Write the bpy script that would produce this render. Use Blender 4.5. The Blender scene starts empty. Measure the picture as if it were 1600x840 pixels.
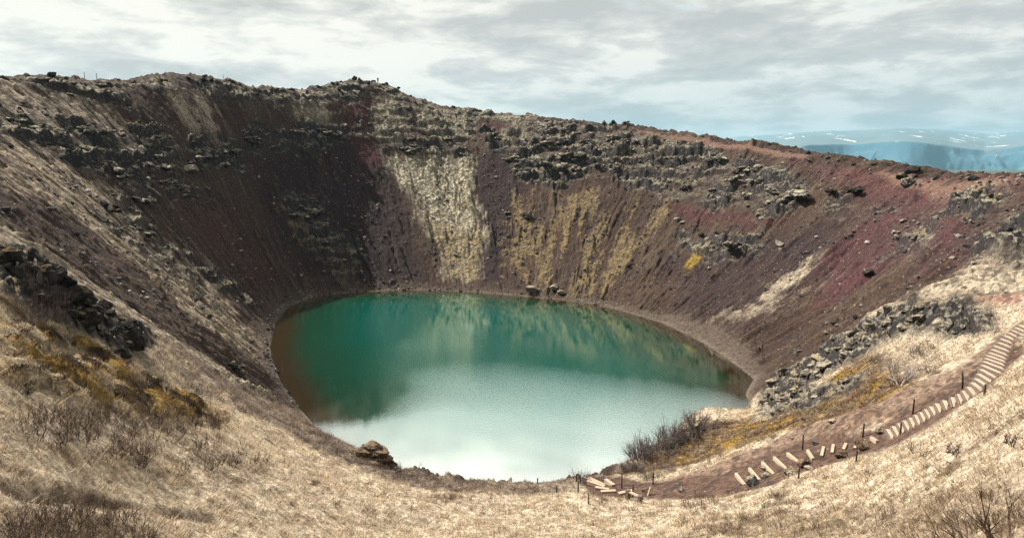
import bpy, math, random, time
import numpy as np
from mathutils import Vector, Matrix
T0 = time.time()
R = math.radians
sc = bpy.context.scene
col = sc.collection
random.seed(7)
rng = np.random.default_rng(7)

# ------------------------------------------------------------------ camera
CAMZ = 28.0            # eye height above the lake surface (z = 0)
PITCH = 8.2
FOC = 1100.0           # focal length in units of the 1600 px wide photo
cam_d = bpy.data.cameras.new('camera')
cam_d.sensor_width = 36.0
cam_d.lens = 36.0 * FOC / 1600.0
cam_d.clip_start = 0.1
cam_d.clip_end = 60000.0
cam = bpy.data.objects.new('camera', cam_d)
cam.location = (0, 0, CAMZ)
cam.rotation_euler = (R(90 - PITCH), 0, 0)
col.objects.link(cam)
sc.camera = cam

# ------------------------------------------------------------------ light
SUN_AZ = (-1.0, 0.55)            # horizontal direction towards the sun
SUN_EL = 48.0
n = math.hypot(*SUN_AZ)
sd = Vector((SUN_AZ[0] / n * math.cos(R(SUN_EL)), SUN_AZ[1] / n * math.cos(R(SUN_EL)), math.sin(R(SUN_EL))))
sun_d = bpy.data.lights.new('sun', 'SUN')
sun_d.energy = 5.0
sun_d.angle = R(0.6)
sun_d.color = (1.0, 0.93, 0.82)
sun = bpy.data.objects.new('sun', sun_d)
sun.rotation_euler = sd.to_track_quat('Z', 'Y').to_euler()
sun.location = (-60, 60, 90)
col.objects.link(sun)

sc.view_settings.view_transform = 'Standard'
sc.view_settings.look = 'None'
sc.view_settings.gamma = 1.0
sc.view_settings.use_curve_mapping = False
sc.view_settings.exposure = 1.12
sc.cycles.use_denoising = True
sc.cycles.denoiser = 'OPENIMAGEDENOISE'
sc.cycles.denoising_input_passes = 'RGB_ALBEDO_NORMAL'
sc.cycles.denoising_prefilter = 'NONE'
sc.cycles.adaptive_threshold = 0.004
sc.cycles.max_bounces = 6
sc.cycles.volume_bounces = 0
sc.cycles.transparent_max_bounces = 8
sc.cycles.caustics_reflective = False
sc.cycles.caustics_refractive = False


class NT:
    """tiny helper for building node trees"""
    def __init__(s, tree):
        s.t = tree
        for n_ in list(tree.nodes):
            tree.nodes.remove(n_)

    def n(s, kind, ins=None, **props):
        nd = s.t.nodes.new(kind)
        for k, v in props.items():
            setattr(nd, k, v)
        if ins:
            for k, v in ins.items():
                sock = nd.inputs[k]
                if isinstance(v, bpy.types.NodeSocket):
                    s.t.links.new(v, sock)
                elif v is not None:
                    sock.default_value = v
        return nd

    def math(s, op, a, b=None, c=None, clamp=False):
        nd = s.n('ShaderNodeMath', operation=op, use_clamp=clamp)
        for i, v in enumerate((a, b, c)):
            if v is None:
                continue
            if isinstance(v, bpy.types.NodeSocket):
                s.t.links.new(v, nd.inputs[i])
            else:
                nd.inputs[i].default_value = v
        return nd.outputs[0]

    def mix(s, f, a, b, mode='MIX'):
        nd = s.n('ShaderNodeMix', data_type='RGBA', blend_type=mode)
        nd.clamp_factor = True
        for i, v in ((0, f), (6, a), (7, b)):
            if isinstance(v, bpy.types.NodeSocket):
                s.t.links.new(v, nd.inputs[i])
            else:
                nd.inputs[i].default_value = v if i == 0 else tuple(v) + ((1,) if len(v) == 3 else ())
        return nd.outputs[2]

    def ramp(s, f, stops):
        nd = s.n('ShaderNodeValToRGB', {0: f})
        el = nd.color_ramp.elements
        while len(el) < len(stops):
            el.new(0.5)
        for e, (p, c) in zip(el, stops):
            e.position = p
            e.color = (c, c, c, 1) if isinstance(c, (int, float)) else tuple(c) + (1,)
        return nd.outputs[0]

    def smooth(s, v, a, b, lo=0.0, hi=1.0):
        nd = s.n('ShaderNodeMapRange', {0: v, 1: a, 2: b, 3: lo, 4: hi}, interpolation_type='SMOOTHSTEP')
        return nd.outputs[0]

    def noise(s, vec, scale, detail=4, rough=0.55, dist=0.0):
        nd = s.n('ShaderNodeTexNoise', {'Vector': vec, 'Scale': scale, 'Detail': detail, 'Roughness': rough, 'Distortion': dist})
        return nd.outputs[0]


# ------------------------------------------------------------------ sky
world = bpy.data.worlds.new('World')
sc.world = world
world.use_nodes = True
w = NT(world.node_tree)
sky = w.n('ShaderNodeTexSky', sky_type='NISHITA', sun_disc=False, sun_elevation=R(SUN_EL),
          sun_rotation=math.atan2(SUN_AZ[0], SUN_AZ[1]), altitude=100, air_density=1.0, dust_density=1.2, ozone_density=1.0)
tc = w.n('ShaderNodeTexCoord')
sx = w.n('ShaderNodeSeparateXYZ', {0: tc.outputs['Generated']})
X, Y, Z = sx.outputs
az = w.math('ARCTAN2', X, Y)                        # 0 ahead, + to the right
el = w.math('ARCSINE', Z)
cv = w.n('ShaderNodeCombineXYZ', {0: w.math('MULTIPLY', az, 3.0), 1: w.math('MULTIPLY', el, 10.5), 2: w.math('MULTIPLY', az, .6)}).outputs[0]
mp = w.n('ShaderNodeMapping', {'Vector': cv, 'Location': (5.3, 2.9, 0), 'Rotation': (0, 0, R(-7)), 'Scale': (1, 1, 1)}).outputs[0]
c1 = w.noise(mp, 1.15, 7, 0.55, 0.35)
c2 = w.noise(mp, 0.6, 2, 0.5, 0.2)
c3 = w.noise(mp, 3.4, 6, 0.60, 0.2)
right = w.smooth(az, -0.45, 0.6)
upper = w.smooth(el, 0.02, 0.20)
# open blue where the cover thins, mostly at the top right
gap = w.math('ADD', w.math('MULTIPLY', c2, .6), w.math('MULTIPLY', c3, .4))
gap = w.math('ADD', gap, w.math('MULTIPLY', w.math('MULTIPLY', right, upper), .22))
hole = w.math('MULTIPLY', w.smooth(gap, .64, .76), w.smooth(el, .32, .22))
lump = w.math('ADD', w.math('MULTIPLY', c1, .55), w.math('MULTIPLY', c3, .45))
lump = w.math('ADD', lump, w.smooth(az, -.1, -.6, 0, .03))
lit = w.mix(right, (7.4, 6.9, 6.1), (6.4, 6.2, 5.75))
mid = w.mix(right, (5.5, 5.2, 4.8), (4.5, 4.35, 4.1))
drk = w.mix(right, (4.2, 3.95, 3.65), (3.8, 3.75, 3.6))
cloud = w.mix(w.smooth(lump, .40, .49), drk, mid)
cloud = w.mix(w.smooth(lump, .47, .56), cloud, lit)
# the far deck over the horizon, grey-blue towards the right
band = w.math('MULTIPLY', w.smooth(el, .17, .03), w.smooth(az, -.30, .15))
cloud = w.mix(w.math('MULTIPLY', band, w.smooth(lump, .62, .42, .35, .9)), cloud, (3.0, 3.15, 3.1))
blue = w.mix(0.35, sky.outputs[0], (3.0, 4.7, 5.2))
blue = w.mix(0.8, blue, (3.6, 4.7, 4.9))
skyc = w.mix(w.math('MULTIPLY', hole, .85), cloud, blue)
# unseen bright patch added above the far rim, shaped to whiten the near lake
bright = w.math('MULTIPLY', w.math('MULTIPLY', w.smooth(el, .32, .47), w.smooth(el, 1.0, .65)), w.smooth(w.math('ABSOLUTE', az), 1.1, .7))
skyc = w.mix(bright, skyc, w.mix(1.0, skyc, (2.6, 2.45, 2.4), 'MULTIPLY'))
bg = w.n('ShaderNodeBackground', {0: skyc, 1: 0.067})
w.t.links.new(bg.outputs[0], w.n('ShaderNodeOutputWorld').inputs[0])


# ------------------------------------------------------------------ helpers: rays, noise, fields
cp, sp_ = math.cos(R(PITCH)), math.sin(R(PITCH))


def ray(px, py):
    x = (px - 800.0) / FOC
    y = -(py - 420.0) / FOC
    return np.array((x, cp + y * sp_, -sp_ + y * cp))


def at(px, py, D):
    """world point seen towards (px, py), D metres away over the ground"""
    d = ray(px, py)
    k = D / math.hypot(d[0], d[1])
    return (d[0] * k, d[1] * k, CAMZ + d[2] * k)


def at_z(px, py, z=0.0):
    d = ray(px, py)
    k = (z - CAMZ) / d[2]
    return (d[0] * k, d[1] * k, z)


def hash2(ix, iy, seed):
    h = (ix.astype(np.int64) * 374761393 + iy.astype(np.int64) * 668265263 + seed * 974634777) & 0xFFFFFFFF
    h = ((h ^ (h >> 13)) * 1274126177) & 0xFFFFFFFF
    h = (h ^ (h >> 16)) & 0xFFFFFFFF
    h = (h * 2246822519) & 0xFFFFFFFF
    return ((h ^ (h >> 15)) & 0xFFFFFF).astype(np.float32) / float(0xFFFFFF)


def vnoise(x, y, seed=0):
    """smooth noise in -1..1 (gradient noise)"""
    ix = np.floor(x); iy = np.floor(y)
    fx = (x - ix).astype(np.float32); fy = (y - iy).astype(np.float32)
    ux = fx * fx * fx * (fx * (fx * 6 - 15) + 10); uy = fy * fy * fy * (fy * (fy * 6 - 15) + 10)
    def g(a, b):
        t = hash2(ix + a, iy + b, seed) * 6.2831853
        return np.cos(t) * (fx - a) + np.sin(t) * (fy - b)
    n00, n10, n01, n11 = g(0, 0), g(1, 0), g(0, 1), g(1, 1)
    return ((n00 * (1 - ux) + n10 * ux) * (1 - uy) + (n01 * (1 - ux) + n11 * ux) * uy) * 1.5


def fbm(x, y, seed=0, octs=4, gain=0.5):
    s = 0; a = 1.0; t = 0
    for o in range(octs):
        s = s + a * vnoise(x, y, seed + o * 17)
        t += a; a *= gain; x = x * 2.03 + 11.3; y = y * 2.03 - 7.7
    return s / t


def cells(x, y, seed=0):
    """Worley cells: distance to the nearest point, gap to the second, random value, offset from the point"""
    ix = np.floor(x); iy = np.floor(y)
    d1 = np.full(x.shape, 9.0, np.float32); d2 = d1.copy()
    rv = np.zeros(x.shape, np.float32); ox = rv.copy(); oy = rv.copy()
    for a in (-1, 0, 1):
        for b in (-1, 0, 1):
            cx = ix + a; cy = iy + b
            dx = (x - cx - hash2(cx, cy, seed)).astype(np.float32)
            dy = (y - cy - hash2(cx, cy, seed + 5)).astype(np.float32)
            d = np.hypot(dx, dy)
            nr = d < d1
            d2 = np.where(nr, d1, np.minimum(d2, d))
            rv = np.where(nr, hash2(cx, cy, seed + 9), rv)
            ox = np.where(nr, dx, ox); oy = np.where(nr, dy, oy)
            d1 = np.where(nr, d, d1)
    return d1, d2 - d1, rv, ox, oy


def sstep(v, a, b):
    t = np.clip((v - a) / (b - a), 0, 1)
    return t * t * (3 - 2 * t)


# ------------------------------------------------------------------ the lie of the land
SHORE = [(470, 640), (440, 600), (425, 560), (422, 540), (430, 505), (450, 479), (490, 464), (560, 456), (650, 453), (740, 456),
         (820, 463), (900, 471), (960, 482), (1040, 506), (1100, 536), (1150, 570), (1178, 592), (1165, 616)]
shore = [at_z(*p)[:2] for p in SHORE]
shore_near = [(27, 73), (20, 65), (11, 60.5), (0, 59), (-9, 61), (-17, 66.5)]
shore_ring = np.array(shore + shore_near)
RIM = [(0, 122, 150), (100, 120, 160), (185, 128, 170), (240, 122, 178), (290, 117, 186), (330, 122, 192), (370, 129, 197), (450, 139, 208),
       (520, 133, 220), (560, 127, 227), (590, 129, 231), (650, 152, 234), (740, 171, 233), (850, 182, 227), (980, 194, 213),
       (1100, 212, 200), (1180, 222, 187), (1300, 243, 165), (1400, 262, 146), (1470, 276, 132), (1530, 276, 120), (1600, 274, 112)]
rim = [at(*p) for p in RIM]
rim += [(66, 62, 27.5), (52, 30, 26), (30, 0, 26.5), (0, -9, 27.0), (-30, 0, 28.0), (-56, 32, 31), (-76, 70, 38), (-86, 95, 42.5)]
CX, CY = 0.0, 106.0
pts = []
for p in SHORE:
    pts.append(at_z(*p))
for p in shore_near:
    pts.append((p[0], p[1], 0.0))
for k in (0.0, 0.35, 0.65, 0.85):                                   # lake bed
    for i in range(0, len(shore_ring), 2):
        x, y = shore_ring[i]
        pts.append((CX + (x - CX) * k + (i * .01 if k == 0 else 0), CY + (y - CY) * k, -9 * (1 - k ** 2.2) ** 0.8 if k else -9))
        if k == 0:
            break
pts += rim
# walls between shore and rim: (shore pixel index, rim index, fraction, height share)
def lerp3(a, b, t, g):
    return (a[0] + (b[0] - a[0]) * t, a[1] + (b[1] - a[1]) * t, a[2] + (b[2] - a[2]) * g)
pairs = [(3, 1), (4, 3), (5, 5), (6, 7), (7, 9), (8, 10), (9, 12), (10, 13), (11, 14), (12, 15), (13, 16), (14, 17), (15, 18), (16, 20)]
for si, ri in pairs:
    a = (*shore[si], 0.0); b = rim[ri]
    for t, g in ((.22, .19), (.45, .42), (.68, .68), (.86, .88)):
        pts.append(lerp3(a, b, t, g))
# hand-set ground along what the photograph shows
HAND = [
    # crest of the grass rib on the left and what lies behind it
    (0, 385, 50), (60, 405, 51), (110, 450, 53), (160, 482, 55), (240, 525, 58), (330, 585, 62), (420, 628, 67), (480, 657, 69),
    (560, 702, 60), (640, 737, 54), (700, 750, 52), (760, 756, 51), (870, 754, 51), (940, 742, 53),
    (0, 335, 70), (0, 280, 92), (0, 220, 115), (0, 170, 133), (100, 400, 80), (200, 450, 84), (300, 530, 77), (390, 600, 79),
    (80, 300, 100), (160, 370, 98), (250, 440, 93), (340, 510, 90),
    # near slope
    (0, 480, 43), (0, 560, 37), (0, 640, 32), (0, 720, 28), (0, 839, 23), (120, 560, 45), (200, 600, 44), (200, 700, 35), (200, 839, 27),
    (330, 640, 50), (400, 700, 44), (400, 770, 36), (400, 839, 31), (500, 740, 46), (600, 790, 41), (600, 839, 35), (700, 790, 43), (800, 800, 42), (800, 839, 36),
    (900, 790, 43), (900, 839, 36), (990, 785, 44.5), (1000, 839, 35.5), (1100, 790, 40.5), (1200, 839, 31), (1400, 839, 27), (1600, 839, 21),
    (1600, 720, 27), (1500, 700, 33), (1400, 760, 32.5), (1300, 770, 35.5), (1600, 620, 34.5), (1500, 640, 39.5),
    # path flat and stairs
    (960, 770, 46.5), (1060, 770, 44.5), (1155, 755, 43), (1240, 718, 43.5), (1340, 695, 43), (1385, 682, 42.5), (1450, 642, 43), (1500, 612, 43.5), (1540, 590, 45), (1600, 520, 49),
    (1160, 720, 47), (1250, 690, 47), (1350, 650, 46.5), (1440, 600, 47.5), (1540, 540, 50.5), (1060, 735, 51),
    # right-hand mound of lava
    (1000, 706, 58), (1060, 678, 62), (1110, 652, 67), (1180, 614, 72), (1060, 715, 55), (1150, 680, 55), (1200, 650, 59), (1250, 610, 62), (1300, 600, 57), (1350, 555, 60),
    (1240, 572, 69), (1300, 536, 66), (1400, 482, 63), (1510, 464, 58), (1450, 530, 56), (1540, 500, 55), (1600, 470, 55), (1600, 440, 60),
    # scree behind the mound and crags on the right
    (1300, 485, 98), (1400, 400, 108), (1450, 350, 113), (1250, 530, 94), (1470, 430, 90), (1530, 400, 84), (1600, 400, 70), (1600, 345, 84), (1540, 340, 96), (1500, 300, 114), (1580, 300, 102),
]
pts += [at(*p) for p in HAND]
pts += [(0, 0, 26.4), (0, 9, 21.6), (-20, 8, 24.5), (20, 6, 24.6), (-40, 20, 26.5), (40, 14, 25), (45, 34, 23.6), (-55, 48, 29.5), (58, 62, 25.5),
        (0, -30, 24), (40, -25, 22), (-40, -25, 23), (-20, 20, 22.2), (18, 18, 21.5), (0, 20, 15.2), (-8, 20, 15.6), (8, 20, 15.4)]
for i, r in enumerate(rim):                                        # outer flank of the crater
    d = np.array((r[0] - CX, r[1] - CY)); L = np.hypot(*d); d /= L
    if r[1] > 20:
        pts.append((r[0] + d[0] * 10, r[1] + d[1] * 10, r[2] - 0.8))
        pts.append((r[0] + d[0] * 34, r[1] + d[1] * 34, r[2] - 9))
    pts.append((r[0] + d[0] * 75, r[1] + d[1] * 75, r[2] - 26))
P = np.array(pts, float)
# drop near-duplicates
keep = []
for i, p in enumerate(P):
    if all(np.hypot(*(P[j, :2] - p[:2])) > 1.2 for j in keep):
        keep.append(i)
P = P[keep]
S0 = 100.0
def tps_k(r2):
    return 0.5 * r2 * np.log(r2 + 1e-12)
A = P[:, :2] / S0
K = tps_k(((A[:, None] - A[None]) ** 2).sum(-1)) + np.eye(len(A)) * 2e-5
Q = np.hstack([np.ones((len(A), 1)), A])
M = np.block([[K, Q], [Q.T, np.zeros((3, 3))]])
W = np.linalg.solve(M, np.concatenate([P[:, 2], np.zeros(3)]))
GX0, GX1, GY0, GY1, GS = -190.0, 190.0, -90.0, 330.0, 0.7
gx = np.arange(GX0, GX1 + GS, GS); gy = np.arange(GY0, GY1 + GS, GS)
GXX, GYY = np.meshgrid(gx, gy)
fl = np.stack([GXX.ravel(), GYY.ravel()], 1) / S0
gz = np.empty(len(fl))
for i in range(0, len(fl), 20000):
    c = fl[i:i + 20000]
    gz[i:i + 20000] = tps_k(((c[:, None] - A[None]) ** 2).sum(-1)) @ W[:-3] + W[-3] + c @ W[-2:]
GZ = gz.reshape(GXX.shape)
for _ in range(1):                                                  # a light smoothing pass
    GZ[1:-1, 1:-1] = 0.5 * GZ[1:-1, 1:-1] + 0.125 * (GZ[:-2, 1:-1] + GZ[2:, 1:-1] + GZ[1:-1, :-2] + GZ[1:-1, 2:])
GDY, GDX = np.gradient(GZ, GS)


def bil(G, x, y):
    u = np.clip((x - GX0) / GS, 0, G.shape[1] - 1.001); v = np.clip((y - GY0) / GS, 0, G.shape[0] - 1.001)
    i = u.astype(int); j = v.astype(int); fu = u - i; fv = v - j
    return (G[j, i] * (1 - fu) + G[j, i + 1] * fu) * (1 - fv) + (G[j + 1, i] * (1 - fu) + G[j + 1, i + 1] * fu) * fv


PLAIN = -52.0
def base(x, y):
    z = bil(GZ, x, y)
    d = np.hypot(x - CX, (y - CY))
    k = sstep(d, 172.0, 420.0)
    return z * (1 - k) + PLAIN * k


def hit(px, py, dmin=8.0, dmax=330.0):
    """where the line of sight through (px, py) meets the bare land: world x, y"""
    d = ray(px, py); h = math.hypot(d[0], d[1])
    D = np.arange(dmin, dmax, 0.25)
    x = d[0] / h * D; y = d[1] / h * D
    z = CAMZ + d[2] / h * D
    below = z < base(x, y)
    if not below.any():
        i = int(np.argmin(z - base(x, y)))
    else:
        i = int(np.argmax(below))
    return x[i], y[i]


# ------------------------------------------------------------------ ground zones (world polygons)
def gpoly(pix):
    return np.array([hit(*p) for p in pix])


def poly_sd(poly, x, y, pad):
    """signed distance to a world polygon, positive inside; -pad where far away"""
    out = np.full(x.shape, -pad, np.float32)
    x0, y0 = poly.min(0) - pad; x1, y1 = poly.max(0) + pad
    m = (x > x0) & (x < x1) & (y > y0) & (y < y1)
    if not m.any():
        return out
    px = x[m].astype(np.float32); py = y[m].astype(np.float32)
    ins = np.zeros(px.shape, bool); d = np.full(px.shape, 1e9, np.float32)
    a = poly; b = np.roll(poly, -1, 0)
    for (ax, ay), (bx, by) in zip(a, b):
        c = ((ay > py) != (by > py)) & (px < (bx - ax) * (py - ay) / ((by - ay) or 1e-9) + ax)
        ins ^= c
        ex, ey = bx - ax, by - ay
        t = np.clip(((px - ax) * ex + (py - ay) * ey) / max(ex * ex + ey * ey, 1e-9), 0, 1)
        d = np.minimum(d, np.hypot(px - ax - ex * t, py - ay - ey * t))
    out[m] = np.where(ins, d, np.maximum(-d, -pad))
    return out


def zone(poly, x, y, soft, nz=None, amp=0.0):
    sd_ = poly_sd(poly, x, y, soft + amp + 1.0)
    if nz is not None:
        sd_ = sd_ + nz * amp
    return sstep(sd_, -soft, soft)


near_w = [at(*p)[:2] for p in ((0, 385, 50), (60, 405, 51), (110, 450, 53), (160, 482, 55), (240, 525, 58), (330, 585, 62), (420, 628, 67), (480, 657, 69), (560, 702, 60),
          (640, 737, 54), (700, 750, 52), (760, 756, 51), (870, 754, 51), (940, 742, 53), (1000, 706, 58), (1060, 678, 62), (1110, 652, 67), (1180, 614, 72), (1240, 572, 69),
          (1300, 536, 66), (1400, 482, 63), (1510, 464, 58), (1600, 440, 57))]
near_w[13:14] = [(8.2, 52.5)]
near_w += [(49, 60), (60, 75), (78, 70), (95, 30), (90, -70), (-95, -70), (-75, 40), (-46, 56)]
NEAR = np.array(near_w)
Zp = {}
for k, v in dict(
    path=[(903, 750), (912, 764), (925, 776), (1000, 779), (1130, 779), (1180, 768), (1240, 748), (1330, 716), (1400, 694), (1470, 655), (1540, 612), (1580, 573), (1599, 555),
          (1599, 500), (1560, 538), (1530, 582), (1480, 612), (1400, 652), (1370, 672), (1250, 690), (1190, 712), (1140, 738), (1080, 745), (1010, 752), (950, 744)],
    terrace=[(1512, 460), (1599, 456), (1599, 476), (1550, 474)],
    dirt=[(990, 752), (1080, 738), (1180, 700), (1260, 668), (1370, 640), (1440, 600), (1500, 560), (1560, 520), (1590, 510), (1560, 545), (1530, 590), (1480, 620), (1400, 655), (1250, 700), (1100, 745)],
    rimpath=[(985, 198), (1100, 216), (1180, 228), (1260, 240), (1262, 246), (1180, 236), (1090, 225), (1000, 206)],
    redpath=[(1370, 268), (1420, 272), (1530, 279), (1599, 281), (1560, 292), (1500, 303), (1440, 296), (1390, 284)],
    red1=[(190, 215), (270, 232), (330, 290), (400, 390), (440, 440), (400, 455), (330, 385), (250, 310), (190, 260)],
    red2=[(530, 155), (590, 160), (572, 200), (600, 255), (560, 250), (540, 195)],
    red3=[(1240, 250), (1400, 268), (1599, 278), (1599, 315), (1500, 318), (1520, 345), (1530, 385), (1440, 400), (1350, 440), (1270, 480), (1300, 400), (1360, 330), (1320, 285)],
    red4=[(620, 160), (650, 162), (655, 210), (700, 250), (650, 240), (632, 205)],
    red5=[(740, 185), (800, 190), (790, 215), (750, 225)],
    red6=[(1040, 310), (1200, 330), (1230, 350), (1160, 350), (1060, 335)],
    purple=[(385, 215), (470, 200), (560, 205), (610, 260), (640, 330), (660, 440), (540, 442), (480, 430), (430, 380), (400, 300)],
    purple2=[(735, 250), (790, 220), (850, 260), (800, 330), (785, 440), (752, 440), (745, 330)],
    purple3=[(1040, 400), (1200, 370), (1350, 330), (1300, 420), (1180, 500), (1080, 480)],
    moss1=[(604, 244), (640, 236), (690, 240), (738, 244), (742, 310), (750, 380), (748, 434), (700, 432), (690, 380), (652, 325), (625, 280)],
    moss2=[(583, 160), (622, 153), (643, 200), (625, 232), (580, 210)],
    moss3=[(648, 168), (730, 170), (737, 215), (690, 222), (662, 200)],
    moss4=[(800, 190), (826, 188), (822, 215), (800, 225), (780, 220)],
    moss5=[(980, 215), (1040, 208), (1050, 235), (1000, 245), (960, 240)],
    moss6=[(450, 150), (500, 158), (520, 185), (490, 200), (455, 180)],
    ochre1=[(800, 300), (880, 285), (880, 315), (835, 400), (822, 445), (782, 440), (785, 380)],
    ochre2=[(885, 305), (940, 285), (925, 340), (880, 410), (860, 455), (822, 445), (850, 370)],
    ochre3=[(950, 330), (1040, 290), (1045, 330), (1005, 380), (965, 430), (945, 462), (885, 462), (900, 400), (925, 360)],
    ochre4=[(440, 330), (490, 330), (550, 400), (560, 440), (520, 410), (460, 370)],
    yellow=[(1068, 415), (1090, 385), (1115, 378), (1100, 400), (1078, 420)],
    straw1=[(0, 128), (60, 134), (130, 155), (200, 190), (262, 222), (330, 218), (240, 235), (120, 235), (40, 215), (0, 190)],
    straw2=[(268, 138), (320, 138), (340, 205), (300, 210), (280, 180)],
    straw3=[(0, 205), (60, 230), (140, 275), (250, 375), (330, 440), (430, 545), (410, 580), (300, 490), (200, 400), (100, 320), (0, 285)],
    straw4=[(0, 345), (60, 385), (120, 425), (250, 508), (340, 565), (480, 650), (420, 640), (330, 592), (240, 530), (160, 486), (110, 455), (50, 408), (0, 390)],
    straw5=[(1170, 478), (1190, 455), (1262, 408), (1250, 430), (1200, 465)],
    straw6=[(1290, 440), (1180, 490), (1120, 500), (1200, 470)],
    straw7=[(1540, 390), (1599, 380), (1599, 455), (1510, 455), (1430, 475), (1380, 480), (1470, 440)],
    straw8=[(1380, 520), (1440, 495), (1500, 500), (1600, 410), (1600, 470), (1500, 580), (1430, 600), (1380, 560)],
    beach=[(915, 468), (960, 472), (1060, 492), (1130, 510), (1180, 555), (1195, 592), (1180, 600), (1150, 575), (1100, 540), (1040, 510), (960, 486), (915, 475)],
    rim_crag=[(187, 130), (240, 120), (290, 115), (450, 137), (590, 126), (680, 163), (760, 174), (850, 181), (850, 189), (740, 184), (650, 166), (590, 148), (520, 160), (400, 158), (300, 136), (240, 132)],
    crag_left=[(0, 165), (60, 188), (100, 182), (230, 200), (330, 222), (440, 188), (560, 186), (570, 215), (480, 222), (400, 262), (320, 262), (260, 275), (200, 280), (120, 262), (90, 235), (0, 205)],
    crag_a=[(20, 123), (160, 121), (187, 133), (185, 155), (100, 148)],
    crag_b=[(578, 160), (660, 165), (745, 180), (742, 246), (600, 238), (575, 215)],
    crag_c=[(745, 205), (860, 184), (1000, 203), (1100, 232), (1190, 262), (1255, 290), (1255, 322), (1200, 334), (1100, 312), (1000, 292), (930, 272), (880, 292), (825, 284), (790, 245)],
    crag_d=[(1492, 302), (1560, 298), (1599, 330), (1599, 420), (1560, 410), (1545, 370), (1560, 350), (1505, 325)],
    crag_e=[(100, 225), (260, 262), (330, 300), (300, 330), (200, 290), (120, 262)],
    crag_f=[(440, 290), (500, 300), (560, 400), (540, 440), (470, 380)],
    crag_g=[(1060, 365), (1180, 372), (1190, 395), (1120, 405), (1060, 385)],
    crag_h=[(1290, 310), (1500, 300), (1480, 330), (1440, 400), (1380, 380), (1400, 330), (1300, 325)],
    crag_i=[(130, 330), (200, 320), (260, 380), (330, 420), (400, 470), (330, 450), (220, 390)],
    lava=[(1185, 640), (1198, 603), (1298, 537), (1400, 480), (1512, 464), (1560, 482), (1555, 515), (1480, 530), (1420, 520), (1380, 535), (1330, 565), (1262, 605), (1235, 640)],
    lava2=[(998, 706), (1058, 680), (1105, 655), (1100, 675), (1060, 700), (1010, 716)],
    lava3=[(1200, 625), (1290, 600), (1350, 590), (1340, 612), (1260, 640), (1190, 650)],
    ochre5=[(1180, 660), (1260, 620), (1340, 560), (1420, 535), (1490, 560), (1440, 600), (1360, 640), (1250, 668), (1100, 715), (1040, 720), (1100, 680)],
    ochre6=[(1020, 712), (1100, 664), (1180, 650), (1160, 690), (1060, 730), (980, 745), (960, 740)],
    outcrop=[(0, 392), (60, 406), (110, 450), (160, 483), (236, 524), (205, 566), (150, 532), (90, 505), (0, 455)],
    mounds=[(0, 470), (90, 505), (200, 570), (340, 640), (345, 672), (200, 650), (100, 625), (0, 600)],
    scrubband=[(470, 650), (560, 700), (650, 740), (760, 752), (880, 752), (900, 768), (780, 775), (650, 765), (540, 725), (440, 670), (330, 600), (240, 530), (330, 575), (420, 622)],
    crease=[(0, 752), (60, 760), (140, 768), (210, 785), (330, 805), (330, 812), (200, 795), (120, 782), (0, 765)],
    twigbed=[(0, 775), (120, 790), (215, 800), (260, 839), (0, 839)],
    twigbed2=[(1180, 815), (1300, 800), (1420, 775), (1599, 730), (1599, 839), (1180, 839)],
    dirtleft=[(240, 505), (330, 560), (430, 620), (440, 605), (330, 520), (250, 470), (180, 420), (200, 460)],
).items():
    Zp[k] = gpoly(v)
SHORE_P = shore_ring

C3 = lambda *c: np.array(c, np.float32)
SCREE, PURP, RED = C3(.074, .044, .033), C3(.032, .020, .025), C3(.098, .036, .037)
REDHI, PATHC, STRAW = C3(.17, .075, .066), C3(.125, .078, .058), C3(.68, .57, .43)
MOSS, OCHRE, ROCKC = C3(.66, .60, .44), C3(.20, .135, .042), C3(.062, .058, .058)


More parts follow.
